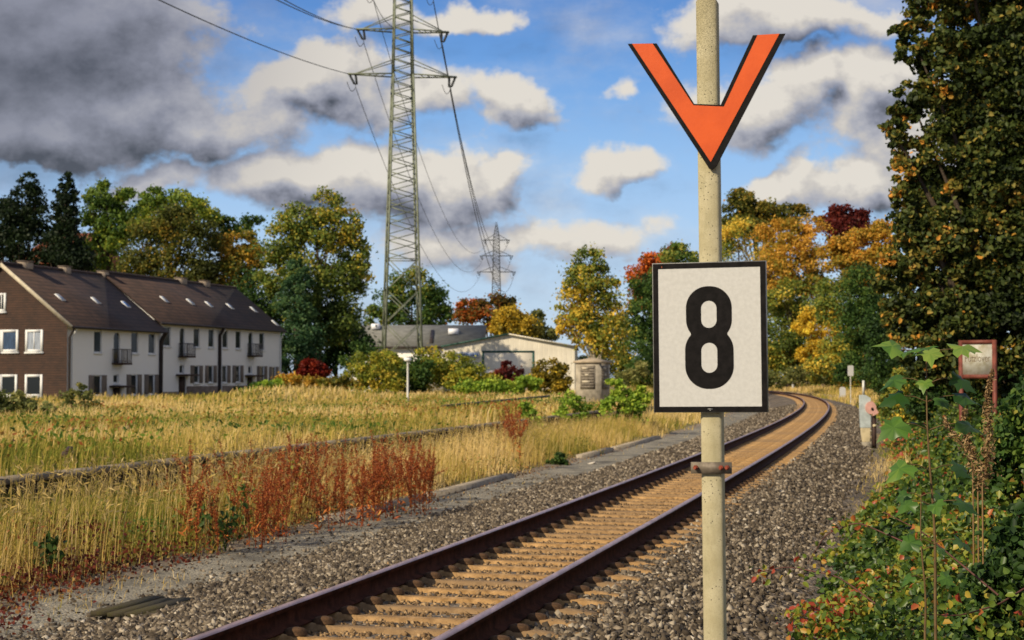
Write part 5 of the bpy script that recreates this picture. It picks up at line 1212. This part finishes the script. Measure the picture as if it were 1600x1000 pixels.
# broken planks heap
MPLANK = pbr('grey_wood', (.30, .235, .15), .9, .35, 3, bump=.01, stretch=(.5, 4, 4))
for (ax, ay, bx, by, za, zb, wd, lab) in ((150, 700, 201, 676, .12, .52, .24, 'broken pale plank sticking up to the right out of the heap'), (82, 688, 128, 684, .42, .44, .2, 'flat grey plank at the left of the broken heap'), (110, 690, 165, 688, .3, .34, .3, 'dark splintered plank in the middle of the heap'), (125, 682, 160, 690, .50, .30, .14, 'short crossing plank on top of the heap'), (103, 720, 109, 716, .1, .55, .16, 'dark stump leaning over the platform edge')):
    d_ = 25 if 'stump' in lab else 41.; a = W(ax, ay - 9, d_); b = W(bx, by - 9, d_ + .6); c = (a + b) / 2
    o = MB().bar(a - c, b - c, wd, .07).bar((a - c) * .6 + [0, .05, .05], (b - c) * .5 + [0, .08, .08], wd * .5, .05).build('weathered_plank', MPLANK if 'dark' not in lab else MDARKW); o.location = [float(q) for q in c]; tag(o, lab, 'plank', 'broken planks in the field')

# ------------------------------------------------------------------ right hand side of the track
pl = G(1357, 700, -.45); DL_ = pl[1]; lev = thing('point_lever', 'grey and cream point lever stand with a pinkish disc weight beside the track', 'point lever', (pl[0], DL_, float(gzxy(pl[0], DL_))))
zl = lambda py: W(1357, py, DL_)[2] - lev.location.z; xlv = lambda px: (px - 1357) * DL_ / F
MPALE = pbr('pale_grey_paint', (.42, .47, .46), .7, .2, 4); MCREAMP = pbr('cream_paint', (.55, .46, .28), .8, .2, 4)
M = FACE.copy(); M[1, 3] = 0
MB().prism([(xlv(1343), zl(668)), (xlv(1359.5), zl(668)), (xlv(1360), zl(622)), (xlv(1352), zl(617)), (xlv(1343), zl(617))], M, .10).build('housing', MPALE, lev)
MB().prism([(xlv(1346), zl(690)), (xlv(1358), zl(690)), (xlv(1359), zl(668.3)), (xlv(1344.5), zl(668.3))], M, .09).build('base_box', MCREAMP, lev)
MB().box((xlv(1346), -.20, zl(706)), (xlv(1358), -.02, zl(690.3))).build('foot', MCONC, lev)
MB().box((xlv(1347.5), -.10, zl(617)), (xlv(1350.5), -.04, zl(594.5))).build('lever', pbr('lever_white', (.66, .66, .60), .6), lev)
n = 18; M2 = FACE.copy(); M2[1, 3] = -.105
wt = MB().prism([(xlv(1359.5) + .16 * math.cos(q) * 1.0, zl(637) + .19 * math.sin(q)) for q in np.linspace(0, 2 * math.pi, 22)[:-1]], M2, .05).prism([(xlv(1362), zl(626)), (xlv(1371.5), zl(645)), (xlv(1362), zl(650))][::-1], M2, .046).build('weight', pbr('weight_pink', (.60, .33, .27), .7, .15, 5), lev)
M3 = FACE.copy(); M3[1, 3] = -.156
MB().prism([(xlv(1361.5) + .035 * math.cos(q), zl(639) + .045 * math.sin(q)) for q in np.linspace(0, 2 * math.pi, 13)[:-1]], M3, .02).build('pivot', MBLACK, lev)
MB().box((xlv(1363), -.05, zl(712)), (xlv(1369), .08, zl(650))).build('stand_post', MDARKW, lev); MB().box((xlv(1363.5), -.07, zl(667)), (xlv(1369), -.052, zl(663))).build('collar', MCREAMP, lev)
sp = W(1329, 600, 132); sz = float(gzxy(sp[0], sp[1])); st = thing('number_post', 'small white rounded sign plate on a thin post at the bend', 'trackside sign', (sp[0], 132, sz))
MB().tube([(0, 0, -.2), (0, 0, W(1329, 572, 132)[2] - sz)], .04, 8).build('pole', MLAMP, st)
M = FACE.copy(); M[1, 3] = -.045; a_, b_ = W(1329, 587.5, 132)[2] - sz, W(1329, 571, 132)[2] - sz
MB().prism([(x, z) for x, z in ((-.18, a_), (.18, a_), (.24, a_ + .08), (.24, b_ - .08), (.18, b_), (-.18, b_), (-.24, b_ - .08), (-.24, a_ + .08))], M, .02).build('plate', MWHITE, st)
sp = W(1316.5, 600, 150); sz = float(gzxy(sp[0], sp[1])); zz_ = W(1316, 604.5, 150)[2] - sz
M = np.eye(4) @ FACE; M[1, 3] = .12; o = MB().prism([(-.27, -.2), (.27, -.2), (.27, zz_ - .2), (.18, zz_ - .04), (0, zz_), (-.18, zz_ - .04), (-.27, zz_ - .2)], M, .24).build('kilometre_stone', MWHITE); o.location = (float(sp[0]), 150, sz); tag(o, 'white round topped kilometre stone beside the bend', 'milestone')
sp = W(1239, 600, 222); o = MB().tube([(0, 0, -1.5), (0, 0, W(1239, 579, 222)[2] - .3)], [.16, .16], 8).tube([(0, 0, W(1239, 579, 222)[2] - .3), (0, 0, W(1239, 579, 222)[2] - .18)], [.17, .08], 8).build('marker_post', MWHITE); o.location = (float(sp[0]), 222, .3); tag(o, 'thin white marker post in front of the shrub behind the far bend', 'marker post')
# red framed station board
DB = 30.; bp = W(1528, 600, DB); bz_ = float(gzxy(bp[0], DB)); nb = thing('station_board', 'weathered white board in a red frame on two red posts under the huge tree', 'station sign', (bp[0], DB, bz_), R(-40))
zb = lambda py: W(1528, py, DB)[2] - bz_; hwb = .33; zt, zbm = zb(533), zb(587)
MRED = pbr('red_paint', (.16, .045, .030), .6, .35, 6, bump=.002); MOLDW = pbr('old_white', (.42, .38, .26), .7, .3, 5, col2=(.50, .50, .44))
for x in (-hwb, hwb): MB().box((x - .035, -.03, -.3), (x + .035, .04, zt + .02)).build('post', MRED, nb)
for z_a, z_b in ((zt - .05, zt + .019), (zbm - .05, zbm + .02)): MB().box((-hwb + .036, -.035, z_a), (hwb - .036, .035, z_b)).build('frame_rail', MRED, nb)
pnl = MB().box((-hwb + .037, -.012, zbm + .021), (hwb - .037, .012, zt - .051)).build('panel', MOLDW, nb)
def text_mesh(name, body, width, mt, M, par):
    cu = bpy.data.curves.new(name, 'FONT'); cu.body = body; cu.extrude = .0012; cu.resolution_u = 4; cu.align_x = 'CENTER'; cu.align_y = 'CENTER'
    tmp = bpy.data.objects.new(name, cu); COL.objects.link(tmp); bpy.context.view_layer.update()
    me = bpy.data.meshes.new_from_object(tmp.evaluated_get(bpy.context.evaluated_depsgraph_get())); bpy.data.objects.remove(tmp)
    co = np.zeros(len(me.vertices) * 3); me.vertices.foreach_get('co', co); co = co.reshape(-1, 3); k = width / np.ptp(co[:, 0]); co[:, :2] *= k; co[:, 1] *= 1.5
    co = co @ np.array(M)[:3, :3].T + np.array(M)[:3, 3]; me.vertices.foreach_set('co', co.ravel()); me.materials.clear(); me.materials.append(mt); me.update()
    o = bpy.data.objects.new(name, me); COL.objects.link(o); o.parent = par; return o
M = FACE.copy(); M[1, 3] = -.0140; M[2, 3] = (zt + zbm) / 2
text_mesh('lettering', 'Putzlover', .50, pbr('faded_letters', (.16, .12, .08), .8, .4, 12), M, pnl)

# ------------------------------------------------------------------ brambles and the plants at the right
MBRAM = leafmat('bramble_leaf', [(0, (.014, .032, .008)), (.4, (.065, .125, .018)), (.7, (.19, .25, .028)), (.86, (.42, .32, .04)), (.94, (.46, .15, .035)), (1, (.36, .06, .03))], trans=.35, rough=.42, spec=.4)
br = MB()
def hgt(U, X, Y):
    q = fbm(X * 1.0 + 9, Y, 1.9); g = np.clip((U - 2.35 - np.clip((Y - 18) / 20, 0, 1) * .7 - (q - .5) * 1.3) / 3.4, 0, 1); g = g ** 1.5 * (1.6 - .6 * g)
    m = fbm(X + 31, Y, .75); g = g * np.clip(.45 + m * 1.15, .4, 1.4)
    return np.clip(g * (1.75 + (q - .5) * .9), 0, np.maximum(.2, 1.40 + (q - .5) * .35 + np.clip((X / Y - .305) * 22, 0, 1.3) - gz(U, X, Y)))
for ya, yb_, dens, L in ((6, 12, 1500, .058), (12, 18, 1100, .066), (18, 28, 620, .085), (28, 50, 260, .12), (50, 105, 70, .2)):
    U, Y = scatter(2.2, 8.0 if yb_ < 29 else 9.5, ya, yb_, lambda y: dens); X, Yp = TP(U, Y); k = X < .36 * Yp + 1.2; U, X, Yp = U[k], X[k], Yp[k]
    h_ = hgt(U, X, Yp); k = rng.random(len(U)) < np.clip(h_ * 4, 0, 1) * np.clip(fbm(X + 31, Yp, .45) * 3.4 - .75, .12, 1) * (1 if yb_ < 29 else .9); U, X, Yp, h_ = U[k], X[k], Yp[k], h_[k]; n = len(U)
    Z = gz(U, X, Yp) + h_ * (1 - rng.random(n) ** 1.7 * .85) + rng.normal(size=n) * .03
    dead = np.clip((fbm(X + 80, Yp + 11, 1.3) - .56) * 6, 0, 1); tn = .38 + (fbm(X, Yp, .7) - .5) * 1.0 + rng.normal(size=n) * .17 + np.clip(.5 - h_, 0, .5) * .55 + dead * rng.uniform(0, .6, n)
    leaf_quads(br, np.stack([X, Yp, Z], -1), L * rng.uniform(.6, 1.35, n), L * .72, np.clip(tn, 0, 1), bias=(-.3, -.3, .55), jit=1., fold=True)
tag(br.build('bramble_thicket', MBRAM), 'dense green bramble thicket with red and yellow leaves filling the right bank', 'brambles', kind='stuff')
MCANE = pbr('bramble_cane', (.10, .04, .03), .7, .3, 8)
for pts_, lab in (([(1420, 850, 12), (1340, 815, 12.3), (1290, 835, 12.5), (1262, 880, 12.6)], 'dark red arching bramble cane reaching left over the gravel'), ([(1390, 960, 11), (1310, 900, 11.3), (1230, 885, 11.6), (1180, 895, 11.8)], 'lower bramble cane stretching towards the post'),
                  ([(1560, 930, 9), (1500, 880, 9.2), (1440, 830, 9.6), (1380, 800, 10)], 'bramble cane arching through the thicket behind the sapling'), ([(1600, 920, 9), (1560, 945, 8.8), (1500, 962, 8.7), (1440, 960, 8.7)], 'pinkish bramble cane lying low at the bottom right')):
    P = np.array([W(*p) for p in pts_]); t = np.linspace(0, 3, 16); C = np.stack([np.interp(t, range(4), P[:, q]) for q in range(3)], -1); C[1:-1] = (C[:-2] + C[1:-1] * 2 + C[2:]) / 4; org = C[0].copy()
    o = thing('bramble_cane', lab, 'bramble cane', org, group='bramble canes'); MB().tube(C - org, np.linspace(.0065, .0025, 16), 6).build('stem', MCANE, o)
    m = MB(); n = 30; q = C[rng.integers(3, 16, n)] - org + rng.normal(size=(n, 3)) * .05; leaf_quads(m, q, rng.uniform(.035, .065, n), .04, np.clip(rng.normal(.72, .2, n), 0, 1), bias=(-.3, -.5, .7), fold=True); m.build('leaves', MBRAM, o)
# sycamore sapling
MSYC = leafmat('sycamore_leaf', [(0, (.030, .085, .014)), (.6, (.10, .21, .030)), (1, (.26, .36, .06))], trans=.4, rough=.4, spec=.4)
LEAF5 = [(0, 0), (.20, -.10), (.46, -.04), (.40, .12), (.58, .30), (.40, .36), (.30, .44), (.28, .62), (.14, .70), (0, 1.0), (-.14, .70), (-.28, .62), (-.30, .44), (-.40, .36), (-.58, .30), (-.40, .12), (-.46, -.04), (-.20, -.10)]
def syc_leaf(mb, p, d, nrm, L, tn):
    d = unit(np.asarray(d, float)); s = unit(np.cross(d, nrm)); n = np.cross(s, d)
    v = [p + s * x * L + d * y * L + n * (-.35 * (x * x) - .26 * y * y + .07 * math.sin(8 * y + 5 * x + p[2] * 40)) * L for x, y in LEAF5]; c = p + d * .34 * L + n * .015 * L
    v.append(c); m = len(LEAF5); mb.add(v, [[q, (q + 1) % m, m] for q in range(m)], np.clip(tn - .12 + rng.normal() * .1 + rng.normal(size=m) * .10, 0, 1))
def sapling(label, px0, py0, px1, py1, D, nodes, rad, sz=.15, sd=3):
    r_ = np.random.default_rng(sd); a = W(px0, py0, D); b = W(px1, py1, D); base = b.copy(); o = thing('sycamore_sapling', label, 'sapling', base, group='sycamore saplings')
    t = np.linspace(0, 1, 12)[:, None]; C = (a - b) * t + np.stack([np.sin(t[:, 0] * 7) * .008, np.cos(t[:, 0] * 5) * .008, 0 * t[:, 0]], -1)
    C = np.vstack([C[0] + [0, 0, -.6], C]); pt = MB().tube(C, np.linspace(rad, rad * .35, 13), 7); lf = MB()
    for py, specs in nodes:
        tt = (b[2] - W(0, py, D)[2]) / (b[2] - a[2]); p = (a - b) * tt
        for ang, L, drop, tn in specs:
            d = np.array([math.cos(R(ang)), math.sin(R(ang)) * .9, .25]); e = p + d * L * .75; pt.tube([p, p + d * L * .4 + [0, 0, .01], e], [.003, .0025, .002], 5, cap=False)
            dd = np.array([d[0], d[1], drop]); syc_leaf(lf, e, dd, L=L * .82, tn=tn, nrm=np.array([-d[0] * .3 + r_.normal() * .2, -.38 + r_.normal() * .22, 1.0]))
    pt.build('stem', pbr('sapling_stem', (.12, .075, .03), .7, .3, 12), o, smooth=True); lf.build('leaves', MSYC, o)
sapling('tall sycamore sapling with large five lobed leaves in front of the brambles', 1446, 556, 1462, 920, 8.0,
        [(556, ((185, .17, .35, .8), (5, .19, .15, .9), (265, .15, -.5, .95), (80, .16, .2, .6), (225, .14, -.1, .7))), (600, ((175, .16, -.3, .4), (350, .17, -.4, .1), (250, .10, -.8, .9))), (628, ((190, .17, -.25, .25), (-10, .18, -.2, .1), (300, .11, -.6, .3))),
         (672, ((200, .20, -.45, .55), (-15, .19, -.25, .7), (95, .15, 0, .3))), (735, ((205, .19, -.5, .6), (-5, .15, -.5, .05))), (790, ((190, .14, -.6, .4), (-20, .16, -.4, .2), (265, .12, -.5, .5))), (850, ((200, .14, -.5, .5), (-10, .14, -.5, .3)))], .0085)
sapling('shorter bare stemmed sapling left of the tall sycamore sapling', 1438, 772, 1446, 985, 8.6, [(776, ((190, .10, -.6, .3), (-20, .10, -.5, .2))), (860, ((-10, .10, -.5, .4),)), (905, ((-25, .12, -.4, .5), (200, .10, -.6, .5)))], .0075, sd=5)
# dead plumed weeds
MDEAD = leafmat('dead_weed', [(0, (.10, .055, .025)), (.5, (.26, .16, .07)), (1, (.42, .29, .14))], trans=.2)
for px0, py0, px1, py1, D, lab, dn in ((1553, 578, 1535, 760, 9.6, 'tall dried weed with curling tan seed plume right of the sapling', 420), (1508, 640, 1528, 770, 9.8, 'shorter dried tan weed right of the sapling', 260), (1478, 650, 1520, 730, 9.9, 'thin dried weed leaning behind the sapling', 120)):
    a, b = W(px0, py0, D), W(px1, py1, D); o = thing('dried_weed', lab, 'dried weed', b, group='dried weeds beside the sapling'); t = np.linspace(0, 1, 12); C = (a - b) * t[:, None]; C[:, 0] += .02 * np.sin(t * 6)
    MB().tube(np.vstack([[0, 0, -.7], C]), np.r_[.006, np.linspace(.005, .002, 12)], 6).build('stem', MDEAD, o)
    m = MB(); dn = int(dn * 1.7); tt = rng.uniform(.05, 1, dn); q = (a - b) * tt[:, None] + rng.normal(size=(dn, 3)) * .022 * (1.2 - tt)[:, None] + [0, 0, 0]; q[:, 0] += .02 * np.sin(tt * 6)
    leaf_quads(m, q, .030, .012, rng.random(dn)); m.build('seed_plume', MDEAD, o)
